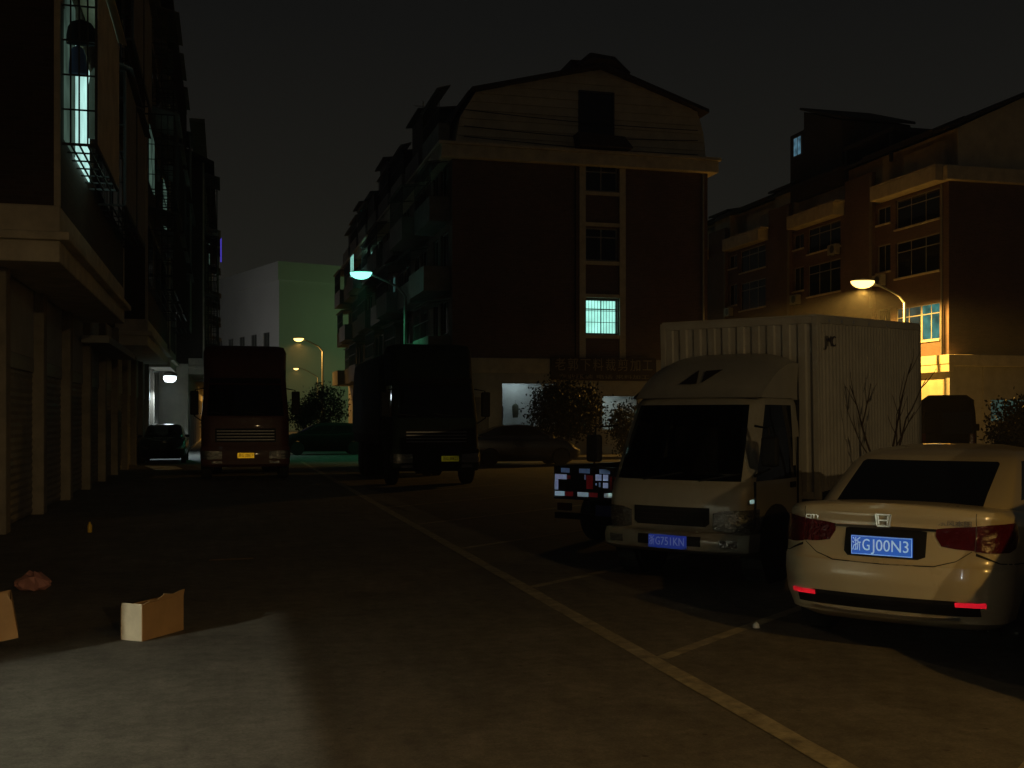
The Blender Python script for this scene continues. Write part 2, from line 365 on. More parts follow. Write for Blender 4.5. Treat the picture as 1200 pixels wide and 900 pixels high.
def lettering(name, body, size, m, parent, loc, rot, width=None, extrude=0.002, spacing=1.0):
    cu = bpy.data.curves.new(name, 'FONT'); cu.body = body; cu.size = size; cu.align_x = 'CENTER'; cu.align_y = 'CENTER'; cu.extrude = extrude
    cu.space_character = spacing; cu.resolution_u = 3
    t = bpy.data.objects.new(name + '_curve', cu); COL.objects.link(t)
    dg = bpy.context.evaluated_depsgraph_get(); dg.update()
    me = bpy.data.meshes.new_from_object(t.evaluated_get(dg)); COL.objects.unlink(t); bpy.data.objects.remove(t)
    me.materials.clear(); me.materials.append(M[m])
    if width and len(me.vertices):
        xs = [v.co.x for v in me.vertices]; k = width / max(1e-4, max(xs) - min(xs)); cx = (max(xs) + min(xs)) / 2
        for v in me.vertices: v.co.x = (v.co.x - cx) * k
    o = bpy.data.objects.new(name, me); COL.objects.link(o); o.parent = parent; o.location = loc; o.rotation_euler = rot
    return o

# ------------------------------------------------------------------ ground
gm = MB(); gm.add([(-500, -200, 0), (500, -200, 0), (500, 900, 0), (-500, 900, 0)], [(0, 1, 2, 3)])
road = tag(gm.build('road', 'road', rot=(0, 0, ROT)), kind='structure')
def strip(name, a, b, w, m='line_paint', z=0.004, parent=road):
    a = Vector((*a, 0)); b = Vector((*b, 0)); d = (b - a).normalized(); q = Vector((-d.y, d.x, 0)) * w / 2
    n = max(2, int((b - a).length / 0.35)); vv = []; ff = []
    rr = random.Random(int(a.x * 91 + a.y * 17))
    for i in range(n + 1):
        p = a.lerp(b, i / n); k1 = 1 + rr.uniform(-.10, .05); k2 = 1 + rr.uniform(-.10, .05)
        vv += [p + q * k1 + Vector((0, 0, z)), p - q * k2 + Vector((0, 0, z))]
        if i: j = 2 * i; ff.append((j - 2, j - 1, j + 1, j))
    return MB().add(vv, ff).build(name, m, parent)
strip('edge_line', (2.91, -14), (2.91, 44), 0.15)
ang = R(36.2) + ROT        # slanted bays, in street coordinates
bd = (math.sin(ang), math.cos(ang))
for k in range(-4, 8):
    s0 = 7.25 + 3.41 * k
    strip('bay_line', (2.99, s0 + 0.08), (2.99 + bd[0] * 5.2, s0 + 0.08 + bd[1] * 5.2), 0.11)
# raised pavement with kerbs in front of the middle and right blocks and along the left block
def pavement(name, t0, t1, s0, s1, h=0.12):
    o = MB().box(t0, t1, s0, s1, -0.05, h).build(name, 'pavement', None, bevel=0.02, rot=(0, 0, ROT)); tag(o, kind='structure'); return o
pavement('pavement', 9.0, 33.4, 43.0, 46.4)
pavement('pavement', 7.0, 9.35, 46.4, 120)
pavement('pavement', 31.0, 33.75, 46.4, 90)

# ------------------------------------------------------------------ buildings
def window(parent, axis, pos, a0, a1, z0, z1, pane='window_glass', frame='win_frame', inset=0.10, nv=2, nh=0.0, out=-1, sill=True):
    """frame + pane in an opening. axis x: wall runs along local x, outward is -y; axis y: outward is -x."""
    f = MB(); w = 0.06
    def b(A0, A1, Z0, Z1, p0, p1):
        if axis == 'x': f.box(A0, A1, p0, p1, Z0, Z1)
        else: f.box(p0, p1, A0, A1, Z0, Z1)
    p0, p1 = pos + inset, pos + inset + 0.06
    b(a0, a1, z0, z0 + w, p0, p1); b(a0, a1, z1 - w, z1, p0, p1)
    b(a0, a0 + w, z0 + w, z1 - w, p0, p1); b(a1 - w, a1, z0 + w, z1 - w, p0, p1)
    for k in range(1, nv):
        c = a0 + (a1 - a0) * k / nv; b(c - .025, c + .025, z0 + w, z1 - w, p0 + .003, p1 - .003)
    if nh:
        c = z0 + (z1 - z0) * nh; b(a0 + w, a1 - w, c - .025, c + .025, p0 + .006, p1 - .006)
    wobj = f.build('window', frame, parent)
    g = MB()
    if axis == 'x': g.box(a0 + .02, a1 - .02, p0 + .02, p0 + .04, z0 + .02, z1 - .02)
    else: g.box(p0 + .02, p0 + .04, a0 + .02, a1 - .02, z0 + .02, z1 - .02)
    g.build('pane', pane, wobj)
    if sill:
        g = MB()
        if axis == 'x': g.box(a0 - .06, a1 + .06, pos - .08, pos + .06, z0 - .09, z0 - .003)
        else: g.box(pos - .08, pos + .06, a0 - .06, a1 + .06, z0 - .09, z0 - .003)
        g.build('sill', 'cream_trim', wobj)
    return wobj
def grille(parent, axis, pos, a0, a1, z0, z1, step=0.12, m='cage_bar'):
    g = MB(); k = int((a1 - a0) / step)
    for i in range(k + 1):
        a = a0 + (a1 - a0) * i / k
        if axis == 'x': g.box(a - .008, a + .008, pos - .016, pos, z0, z1)
        else: g.box(pos - .016, pos, a - .008, a + .008, z0, z1)
    for j in range(4):
        z = z0 + (z1 - z0) * j / 3
        if axis == 'x': g.box(a0, a1, pos - .03, pos - .017, z - .012, z + .012)
        else: g.box(pos - .03, pos - .017, a0, a1, z - .012, z + .012)
    return g.build('grille', m, parent)

# ---- middle block: brick gable end towards us, long facade down the street
WM, LM = 11.8, 41.0
mid = thing('apartment_block', 'red brick block with cream gable top and one bright window, standing mid street', 'building', SW(9.42, 46.5), ROT)
wx0, wx1 = 6.0, 7.5
holes = [(wx0, wx1, 11.74, 12.95), (wx0, wx1, 8.67, 10.12), (wx0, wx1, 5.41, 6.96)]
# brick halves left and right of the pale window column
MB().box(0, 5.70, 0, .3, 4.3, 12.78).build('brick_wall', 'brick_red', mid)
MB().box(7.85, WM, 0, .3, 4.3, 12.78).build('brick_wall', 'brick_red', mid)
MB().holed('x', .06, .3, 5.98, 7.57, 4.3, 12.78, holes).build('window_column', 'brick_red', mid)
for x in (5.70, 7.57): box('trim_strip', 'cream_trim', mid, x, x + .28, -.03, .3, 4.3, 12.78)
for z in (5.23, 7.02, 8.48, 10.18, 11.55): box('trim_strip', 'cream_trim', mid, 5.98, 7.57, -.015, .06, z, z + .16)
for i, h in enumerate(holes):
    lit = i == 2
    w = window(mid, 'x', .06, *h, pane='lit_green' if lit else 'window_glass', nv=2, nh=0.72, frame='win_frame', sill=False)
    if lit: grille(w, 'x', .02, h[0], h[1], h[2] + .02, h[3] - .02, .13)
# side walls and back of the block
MB().box(WM - .3, WM, .3, LM, 0, 12.78).build('side_wall', 'brick_red', mid)
MB().box(.3, WM - .3, LM - .3, LM, 0, 12.78).build('rear_wall', 'brick_red', mid)
box('floor_slab', 'grey_wall', mid, .3, WM - .3, .3, LM - .3, 12.3, 12.6)
# cornice
MB().box(-.55, WM + .4, -.35, 0, 12.78, 13.32).box(-.55, 0, 0, LM, 12.78, 13.32).box(WM, WM + .4, 0, LM, 12.78, 13.32).build('cornice', 'cream_trim', mid, bevel=.04)
box('cornice_cap', 'cream_trim', mid, -.65, WM + .5, -.45, LM, 13.323, 13.44)
# attic gable: boards lapped on a cream wall
gab = [(.15, 13.44), (.35, 14.6), (1.05, 15.75), (6.7, 17.15), (11.35, 15.6), (11.65, 14.5), (11.75, 13.44)]
def gab_x(z):
    L = [(.15, 13.44), (.35, 14.6), (1.05, 15.75), (6.7, 17.15)]; Rr = [(11.75, 13.44), (11.65, 14.5), (11.35, 15.6), (6.7, 17.15)]
    def it(P):
        for (xa, za), (xb, zb) in zip(P, P[1:]):
            if za <= z <= zb: return xa + (xb - xa) * (z - za) / (zb - za)
        return P[-1][0]
    return it(L), it(Rr)
MB().prism(gab, .12, LM - .1, 'xz').build('attic_wall', 'cream', mid)
ax0, ax1, az0, az1 = 5.75, 7.25, 14.19, 16.06
z = 13.46
while z < 17.0:
    z1 = min(z + .36, 17.05); l0, r0 = gab_x(z); l1, r1 = gab_x(z1)
    spans = [(l0, r0, l1, r1)]
    if z1 > az0 and z < az1: spans = [(l0, ax0 - .08, l1, ax0 - .08), (ax1 + .08, r0, ax1 + .08, r1)]
    for a, b, c, d in spans:
        MB().add([(a, .04, z), (b, .04, z), (d, .09, z1), (c, .09, z1), (a, .12, z), (b, .12, z), (d, .12, z1), (c, .12, z1)],
                 [(0, 1, 2, 3), (4, 7, 6, 5), (0, 4, 5, 1), (1, 5, 6, 2), (2, 6, 7, 3), (3, 7, 4, 0)]).build('siding_board', 'cream', mid)
    z = z1 + .012
fr = MB().box(ax0 - .08, ax0, .0, .12, az0, az1).box(ax1, ax1 + .08, .0, .12, az0, az1).box(ax0 - .08, ax1 + .08, .0, .12, az1, az1 + .08).build('attic_window', 'dark_frame', mid)
box('pane', 'window_glass', fr, ax0, ax1, .07, .115, az0, az1)
MB().prism([(5.5, 13.55), (7.95, 13.55), (7.55, 14.02), (5.4, 14.1)], -.75, .0, 'xz').build('window_canopy', 'roof_tile', mid)
# roof
def slab(P, th, y0, y1, name):
    MB().prism(P + [(x, z + th) for x, z in reversed(P)], y0, y1, 'xz').build(name, 'roof_tile', mid, fixn=True)
slab([(.8, 15.68), (6.7, 17.16)], .16, -.3, LM, 'roof')
slab([(6.72, 17.16), (11.75, 15.48)], .16, -.3, LM, 'roof')
slab([(-.05, 14.3), (.78, 15.72)], .14, .2, LM, 'roof')
MB().tube([(5.6, -.1, 17.15), (6.2, -.1, 17.5), (7.2, -.1, 17.45), (8.0, -.1, 17.0)], [.12, .3, .26, .08], 7).build('ridge_ornament', 'roof_tile', mid, smooth=True)
MB().box(5.5, 7.0, .6, 2.2, 17.05, 17.65).build('chimney', 'roof_tile', mid)
# long facade towards the street: balconies stacked between stair bays
nb = 8; mod = LM / nb
fh = []
for k in range(nb):
    for fl_ in range(3):
        zf = 4.5 + 3.0 * fl_
        fh.append((k * mod + .9, k * mod + 2.6, zf + .9, zf + 2.4)); fh.append((k * mod + 3.2, k * mod + 4.4, zf + .3, zf + 2.4))
MB().holed('y', 0, .3, .3, LM, 4.3, 12.78, fh).build('street_wall', 'brick_red', mid)
for i, h in enumerate(fh):
    k, fl_ = i // 6, (i // 2) % 3
    p = 'window_glass'
    if (k, fl_, i % 2) == (5, 2, 0): p = 'lit_green'
    if (k, fl_, i % 2) == (3, 1, 0): p = 'lit_teal_dim'
    window(mid, 'y', 0, *h, pane=p, nv=2, sill=False)
for k in range(nb):
    for fl_ in range(4):
        zf = 4.3 + 3.0 * fl_; d = (.95, 1.15, .9, 1.3)[(k + fl_) % 4]; y0 = k * mod + .5
        if fl_ == 3: zf = 13.46; d = .5
        m = MB(); m.box(-d, -.003, y0, y0 + 4.0, zf - .12, zf); m.box(-d, -d + .1, y0, y0 + 4.0, zf, zf + .95); m.box(-d + .1, -.003, y0, y0 + .1, zf, zf + .95); m.box(-d + .1, -.003, y0 + 3.9, y0 + 4.0, zf, zf + .95)
        bal = m.build('balcony', ('awning', 'shutter', 'awning')[(k * 2 + fl_) % 3], mid)
        if (k + fl_) % 3 != 1:
            g = MB(); n = 12
            for q in range(n + 1): g.box(-d + .02, -d + .05, y0 + .02 + 3.93 * q / n, y0 + .05 + 3.93 * q / n, zf + .95, zf + 2.35)
            for zz in (1.6, 2.32): g.box(-d + .01, -d + .06, y0, y0 + 4, zf + zz, zf + zz + .04)
            for yy in (y0 + .02, y0 + 3.95): g.bar((-d + .05, yy, zf + 2.34), (-.01, yy, zf + 2.5), .03)
            g.build('cage', 'cage_bar', bal)
            MB().prism([(-d - .1, zf + 2.38), (0, zf + 2.55), (0, zf + 2.6), (-d - .1, zf + 2.42)], y0 - .1, y0 + 4.1, 'xz').build('canopy', 'awning', bal)
gz = MB().box(-1.36, -1.33, 25.6, 26.9, 11.0, 12.3).build('balcony_glazing', 'lit_green', mid)
for yy in (25.57, 26.2, 26.87): box('mullion', 'win_frame', gz, -1.40, -1.365, yy, yy + .06, 10.97, 12.33)
for k in range(6):   # roof-top sheds that break the eaves line
    y0 = 6 + k * 6.0; hh = (1.5, .9, 1.9, 1.1, 1.6, .8)[k]
    MB().box(-.2, 1.6, y0, y0 + 3.2, 14.6, 14.9 + hh).prism([(-.5, 14.9 + hh), (1.9, 15.2 + hh), (1.9, 15.28 + hh), (-.5, 14.98 + hh)], y0 - .2, y0 + 3.4, 'xz').build('roof_shed', 'roof_tile', mid)
MB().tube([(1.2, 14, 14), (1.2, 14, 19.2)], .03, 6).bar((.7, 14, 18.9), (1.7, 14, 18.9), .03).bar((.8, 14, 18.6), (1.6, 14, 18.6), .03).build('aerial', 'steel', mid)
# cables clipped along the gable and a downpipe
for za, zb, sag in ((14.9, 14.7, .10), (14.2, 14.25, .16), (13.75, 13.6, .08)):
    MB().tube([(.5 + 10.8 * q / 12, -.06, za + (zb - za) * q / 12 - sag * math.sin(math.pi * q / 12)) for q in range(13)], .018, 5).build('cable', 'black_plastic', mid)
MB().tube([(11.55, -.07, .2), (11.55, -.07, 12.75)], .055, 8).build('downpipe', 'win_frame', mid)
MB().tube([(5.5, -.05, 4.4), (5.5, -.05, 12.7)], .03, 6).build('cable', 'black_plastic', mid)
# ground floor shops
sh = [(2.18, 4.95, 1.35, 3.25), (6.75, 8.45, 1.2, 2.72), (.5, 1.6, .12, 2.6), (9.3, 11.2, .12, 2.9)]
MB().holed('x', 0, .25, 0, WM, 0, 4.3, sh).build('shop_wall', 'pale_tile', mid)
MB().holed('y', 0, .3, .3, LM, 0, 4.3, [(2 + 4.5 * k, 5.5 + 4.5 * k, .1, 3.2) for k in range(8)]).build('shop_wall', 'pale_tile', mid)
for k in range(8): box('shutter', 'shutter', mid, .12, .17, 2 + 4.5 * k, 5.5 + 4.5 * k, .1, 3.2)
box('shutter', 'shutter', mid, .5, 1.6, .1, .14, .12, 2.6); box('shutter', 'shutter', mid, 9.3, 11.2, .1, .14, .12, 2.9)
box('fascia_band', 'cream_trim', mid, -.06, 4.3, -.08, 0, 3.65, 4.28)
def room(h, depth, energy, col, name):
    x0, x1, z0, z1 = h
    m = MB(); e = .004
    m.box(x0 - .6, x1 + .6, depth, depth + .05, z0 - .5, z1 + .3).box(x0 - .65, x0 - .6, .25, depth, z0 - .5, z1 + .3).box(x1 + .6, x1 + .65, .25, depth, z0 - .5, z1 + .3)
    m.box(x0 - .6, x1 + .6, .25 + e, depth, z0 - .55, z0 - .5).box(x0 - .6, x1 + .6, .25 + e, depth, z1 + .3, z1 + .35)
    m.build(name, 'room_white', mid)
    box('shop_window_pane', 'shop_glass', mid, x0, x1, .10, .112, z0, z1)
    f = MB()
    for x in (x0, x1 - .05): f.box(x, x + .05, .09, .13, z0, z1)
    f.box(x0, x1, .09, .13, z1 - .05, z1 - .001); f.build('shop_window_frame', 'win_frame', mid)
    tb = box('ceiling_tube', 'bulb_white', mid, x0 + .3, x0 + 1.3, depth * .55, depth * .55 + .05, z1 + .2, z1 + .24)
    lamp('tube_light', 'AREA', energy, col, mid, ((x0 + x1) / 2 - .3, depth * .6, z1 + .18), size=1.2, sy=.15)
room(sh[0], 1.5, 3.4, (.78, .95, 1.0), 'display_room')
room(sh[1], 2.2, 4, (.85, .95, .85), 'back_room')
# sign
sign = thing('shop_sign', 'dark board with eight pale characters above the shop of the middle block', 'sign', SW(9.42 + 4.35, 46.5 - .16, 3.35), ROT)
MB().box(0, 4.9, 0, .1, 0, 1.0).build('board', 'sign_dark', sign, bevel=.01)
for i, ch in enumerate('老郭下料裁剪加工'):
    lettering('lettering', ch, .60, 'sign_pale', sign, (.42 + i * .58, -.008, .66), (R(90), 0, 0), width=.47, extrude=.004)
lettering('small_lettering', '专业服装 电话 来料加工', .20, 'sign_pale', sign, (2.45, -.006, .16), (R(90), 0, 0), width=4.2, extrude=.003)
def garment(x, m, label, wid, lo, hi):
    g = thing('hanging_garment', label, 'garment', SW(9.42 + x, 46.5 + 1.2, lo), ROT, 'garments in the shop window')
    hgt = hi - lo
    prof = [(0, .75), (.25, .9), (.6, 1.0), (.85, .95), (.97, .45), (1.0, .15)]
    rings = []
    for q, w in prof:
        rings.append([(math.cos(a) * w * wid / 2 * (1 + .06 * math.sin(5 * a)), math.sin(a) * .09 * w, q * hgt) for a in [2 * math.pi * k / 14 for k in range(14)]])
    MB().loft(rings).build('cloth', m, g, smooth=True)
    MB().tube([(0, 0, hgt), (0, 0, hgt + .09), (.03, 0, hgt + .13), (.0, 0, hgt + .15)], .008, 5).build('hanger', 'steel', g)
garment(2.42, 'cloth_dark', 'dark coat hanging at the left edge of the lit shop window', .26, 1.55, 2.35)
garment(3.1, 'cloth_olive', 'grey olive top hanging second from left in the lit shop window', .30, 1.72, 2.35)

# ---- right block
TRR = 33.82
rb = thing('apartment_block', 'brown brick block at far right, its street corner lit yellow by a lamp', 'building', SW(TRR, 46.5), ROT)
WR, LR = 12.0, 36.0
MB().box(0, WR, 0, .3, 4.75, 13.14).build('gable_wall', 'brick_red', rb)
rh = []; lit = {}
for k in range(4):
    y = k * 9.0
    for fl_, (z0, z1) in enumerate(((5.57, 7.39), (8.95, 10.8), (11.5, 13.0))):
        rh.append((y + .72, y + 4.4, z0, z1)); rh.append((y + 4.85, y + 6.1, z0 + .5, z1 + .1 if fl_ < 2 else z1 - .1)); rh.append((y + 6.9, y + 8.4, z0 + .1, z1 - .1))
MB().holed('y', 0, .3, .3, LR, 4.75, 13.14, rh).build('street_wall', 'brick_red', rb)
for i, h in enumerate(rh):
    k = i // 9; fl_ = (i // 3) % 3; c = i % 3; p = 'window_glass'
    if (k, fl_, c) == (0, 0, 0):
        window(rb, 'y', 0, .72, 2.3, h[2], h[3], pane='lit_teal', nv=2, nh=.72); window(rb, 'y', 0, 2.31, 4.4, h[2], h[3], pane='lit_teal_dim', nv=2, nh=.72); continue
    if (k, fl_, c) == (1, 1, 2): p = 'lit_teal'
    if (k, fl_, c) == (0, 2, 2): p = 'lit_teal_dim'
    window(rb, 'y', 0, *h, pane=p, nv=3 if c == 0 else 2, nh=.72 if c == 0 else 0)
cur = thing('curtain', 'pale curtain with a pink patch in the right block window beside the lamp pole', 'curtain', SW(TRR + .2, 46.5 + 1.5, 5.65), ROT)
MB().loft([[(.02 + .035 * math.sin(k * 1.7), -.1 + .72 * k / 11 * (1 - .1 * q), q * 1.15) for k in range(12)] + [(.03 + .035 * math.sin(k * 1.7), -.1 + .72 * k / 11 * (1 - .1 * q), q * 1.15) for k in reversed(range(12))] for q in (0, .5, 1)], False).build('cloth', 'cloth_white', cur)
MB().box(WR - .3, WR, .3, LR, 0, 13.14).build('side_wall', 'brick_red', rb)
MB().box(0, WR, LR, LR + .3, 0, 13.14).build('rear_wall', 'brick_red', rb)
# cornice along the gable, balcony bands broken by stair bays on the street side
box('cornice', 'cream_trim', rb, -.35, WR + .3, -.35, 0, 13.14, 13.85, bevel=.04)
for k in range(4):
    y = k * 9.0
    box('balcony_band', 'cream_trim', rb, -.75, -.003, y + (0.0 if k == 0 else .3), y + 5.6, 13.14, 13.82, bevel=.03)
    box('balcony_slab', 'cream_trim', rb, -.75, 1.2, y + .003, y + 5.6, 13.823, 13.92)
    m = MB().holed('y', .5, .75, y + .1, y + 5.8, 13.92, 15.6, [(y + 1.0, y + 4.4, 14.2, 15.4)]); m.build('attic_wall', 'cream', rb)
    window(rb, 'y', .5, y + 1.0, y + 4.4, 14.2, 15.4, nv=3, sill=False)
    MB().prism([(-.95, 15.45), (.8, 16.2), (.8, 16.32), (-.95, 15.57)], y - .1, y + 6.0, 'xz').build('roof', 'roof_tile', rb)
    box('stair_wall', 'brick_red', rb, -.22, -.003, y + 6.2, y + 8.9, 4.75, 14.9)
    box('trim_strip', 'pillar', rb, -.27, -.222, y + 6.2, y + 6.42, 7.6, 14.7)
    if k: box('dormer', 'cream', rb, .2, 3.4, y + 6.3, y + 8.8, 13.2, 16.0); MB().prism([(-.2, 16.0), (3.6, 16.7), (3.6, 16.84), (-.2, 16.14)], y + 6.0, y + 9.0, 'xz').build('roof', 'roof_tile', rb)
MB().prism([(.5, 13.85), (.5, 15.75), (WR / 2, 18.3), (WR - .4, 15.7), (WR - .4, 13.85)], -.02, LR, 'xz').build('attic_gable', 'cream', rb)
for P in ([(-.3, 15.55), (WR / 2, 18.32)], [(WR / 2, 18.32), (WR + .3, 15.5)]):
    MB().prism(P + [(x, z + .16) for x, z in reversed(P)], -.35, LR, 'xz').build('roof', 'roof_tile', rb, fixn=True)
# dark stair house standing on the roof
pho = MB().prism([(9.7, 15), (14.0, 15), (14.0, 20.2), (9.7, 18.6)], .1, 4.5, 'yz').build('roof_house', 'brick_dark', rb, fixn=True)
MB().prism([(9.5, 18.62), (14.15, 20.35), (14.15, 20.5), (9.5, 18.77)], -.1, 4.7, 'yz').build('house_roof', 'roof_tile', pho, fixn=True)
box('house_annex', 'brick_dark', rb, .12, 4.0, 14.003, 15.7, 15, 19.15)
window(rb, 'y', .06, 14.2, 15.2, 17.7, 18.9, pane='lit_blue', nv=2, inset=-.03, sill=False)
box('roof_porch', 'roof_tile', rb, .0, 3.5, 4.6, 9.45, 16.75, 16.95)
for yy in (4.9, 9.2): box('porch_post', 'roof_tile', rb, .05, .2, yy, yy + .15, 15.2, 16.75)
# ground floor: corner shop and canopy slab
box('canopy_slab', 'cream_trim', rb, -.30, -.003, -.42, LR, 4.30, 4.75, bevel=.03)
box('canopy_fascia', 'cream_trim', rb, -.26, -.003, -.38, LR, 3.93, 4.297, bevel=.02)
box('canopy_slab', 'cream_trim', rb, 0, WR, -.42, 0, 4.20, 4.75, bevel=.03)
MB().holed('y', .05, .3, .3, LR, 0, 4.75, [(3.2 + 4.5 * k, 6.4 + 4.5 * k, .1, 3.1) for k in range(7)]).build('shop_wall', 'cream', rb)
for k in range(7): box('shutter', 'shutter', rb, .16, .2, 3.2 + 4.5 * k, 6.4 + 4.5 * k, .1, 3.1)
MB().holed('x', .05, .3, 0, WR, 0, 4.2, [(2.4, 5.8, 1.5, 2.65), (.7, 1.5, .1, 2.6), (7, 10, .1, 2.8)]).build('shop_wall', 'pale_tile', rb)
window(rb, 'x', .05, 2.4, 5.8, 1.5, 2.65, pane='lit_teal_dim', nv=4, sill=False)
box('door', 'dark_frame', rb, .7, 1.5, .12, .17, .1, 2.6); box('shutter', 'shutter', rb, 7, 10, .12, .16, .1, 2.8)
for x in (0, 1.9, 6.2, 10.6): box('pillar', 'pale_tile', rb, x, x + .35, -.06, .047, .12, 4.195)
for k, (yy, zz) in enumerate(((5.0, 5.5), (5.1, 8.7), (14.0, 8.6), (9.6, 11.0), (13.9, 5.6), (23.2, 8.7))):
    ac = box('air_conditioner', 'win_frame', rb, -.42, -.11, yy, yy + .85, zz, zz + .58, .02)
    MB().lathe([(-.435, .22), (-.422, .22)], (0, yy + .35, zz + .29), 'x', 18).build('fan_grille', 'dark_frame', ac)
    MB().box(-.40, -.003, yy + .1, yy + .14, zz - .05, zz - .003).box(-.40, -.003, yy + .7, yy + .74, zz - .05, zz - .003).build('bracket', 'dark_frame', ac)
MB().tube([(-.04, .5, 4.8), (-.04, .5, 13.1)], .05, 8).build('downpipe', 'win_frame', rb)

# ---- pale hall closing the street
hall = thing('warehouse', 'large pale hall with a flat roof closing the far end of the street', 'building', (-31.5, 150, 0), R(33))
H = 22.9
hh_ = [(-40 + 5.6 * k, -40 + 5.6 * k + 2.3, 11.0, 13.6) for k in range(2, 8)]
def hallwall():
    # left face runs along local +y, right face along local +x
    MB().box(0, 60, 0, .4, 0, 20.4).build('front_wall', 'green_white_wall', hall)
    hl = [(3.6 + 5.0 * k, 6.0 + 5.0 * k, 11.2, 13.6) for k in range(5)]
    MB().holed('y', 0, .4, .4, 40, 0, 20.4, hl).build('side_wall', 'green_white_wall', hall)
    for h in hl: window(hall, 'y', 0, *h, nv=2, sill=False)
    MB().box(-.25, 60, -.25, .4, 20.4, H).box(-.25, .4, .4, 40, 20.4, H).build('parapet', 'green_white_wall', hall)
    box('roof', 'grey_wall', hall, .4, 60, .4, 40, 20.3, 20.5)
hallwall()

# ---- left block
def left_block(name, label, t_wall, s0, s1, height, bays, proj, z_band=(3.9, 4.7)):
    b = thing(name, label, 'building', SW(t_wall, s0), ROT)
    Lb = s1 - s0
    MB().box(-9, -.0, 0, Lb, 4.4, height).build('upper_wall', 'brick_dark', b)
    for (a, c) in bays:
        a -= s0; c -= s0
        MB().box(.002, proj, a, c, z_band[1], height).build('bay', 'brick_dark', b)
        MB().box(.002, proj + .02, a - .05, c + .05, z_band[0], z_band[1]).build('bay_base', 'band_pale', b, bevel=.02)
        MB().box(.002, proj + .16, a - .16, c + .16, z_band[0] + .30, z_band[0] + .42).build('moulding', 'band_pale', b, bevel=.02)
        for y in (a - .02, c - .06): box('corner_trim', 'band_pale', b, proj - .06, proj + .02, y, y + .08, z_band[1], height)
        for fl_ in range(1, 5): box('floor_band', 'pillar', b, .05, proj + .04, a + .1, c - .1, z_band[1] + fl_ * 3.0 - .1, z_band[1] + fl_ * 3.0 + .05)
    MB().prism([(-9.4, height - .3), (-4.6, height + 2.2), (proj + .5, height - .3), (proj + .5, height - .1), (-4.6, height + 2.45), (-9.4, height - .1)], -.2, Lb + .2, 'xz').build('roof', 'roof_tile', b, fixn=True)
    return b
S0L = -3.0
lb = left_block('apartment_block', 'dark brick block along the left side with caged balconies over shuttered shops', -3.2, S0L, 56.0, 16.8, [(16.8, 27.2), (35.4, 47.5), (50.0, 55.8)], .93)
# ground floor: pillars and roller shutters, one shop open and lit beside the camera
ps = [7.0 + 3.5 * k - S0L for k in range(-2, 15)]
for y in ps: MB().box(-.35, .12, y, y + .36, 0, 4.4).build('pillar', 'pillar', lb, bevel=.015)
for y0, y1 in zip(ps, ps[1:]):
    open_shop = abs(y0 - (3.5 - S0L)) < .1
    MB().box(-.35, -.05, y0 + .36, y1, 2.75, 4.4).build('lintel', 'grey_wall', lb)
    zb = 1.60 if open_shop else .02
    m = MB(); n = 22 if not open_shop else 9; prof = []
    for i in range(n * 2 + 1):
        zz = zb + (2.74 - zb) * i / (n * 2); prof.append((-.08 + (.018 if i % 2 else 0), zz))
    m.prism(prof + [(-.14, 2.74), (-.14, zb)], y0 + .36, y1, 'xz'); m.build('shutter', 'shutter', lb)
    box('shutter_box', 'steel', lb, -.18, -.04, y0 + .38, y1 - .02, 2.5, 2.74)
# the open shop's room
yo = 3.5 - S0L
MB().box(-6, -5.9, yo - .5, yo + 4.0, 0, 3.6).box(-5.9, -.36, yo - .6, yo - .5, 0, 3.6).box(-5.9, -.36, yo + 4.0, yo + 4.1, 0, 3.6).box(-5.9, -.36, yo - .5, yo + 4.0, 3.6, 3.7).build('shop_room', 'room_white', lb)
shop_l = lamp('shop_ceiling_light', 'POINT', 930, (1.0, 1.0, .74), lb, (-4.0, 3.56 - S0L, 3.235), size=.055)
MB().lathe([(3.24, .10), (3.32, .14), (3.42, .12)], (-4.0, 3.56 - S0L, .06), 'z', 14).build('shop_ceiling_lamp', 'win_frame', lb, smooth=True)
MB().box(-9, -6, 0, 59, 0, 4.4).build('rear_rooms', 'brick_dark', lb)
MB().tube([(.10, 33.6, 4.2), (.10, 33.6, 16.4)], .055, 8).build('downpipe', 'win_frame', lb)
MB().box(.0, .6, 27.3 - S0L, 35.2 - S0L, 3.45, 3.62).build('canopy', 'grey_wall', lb)

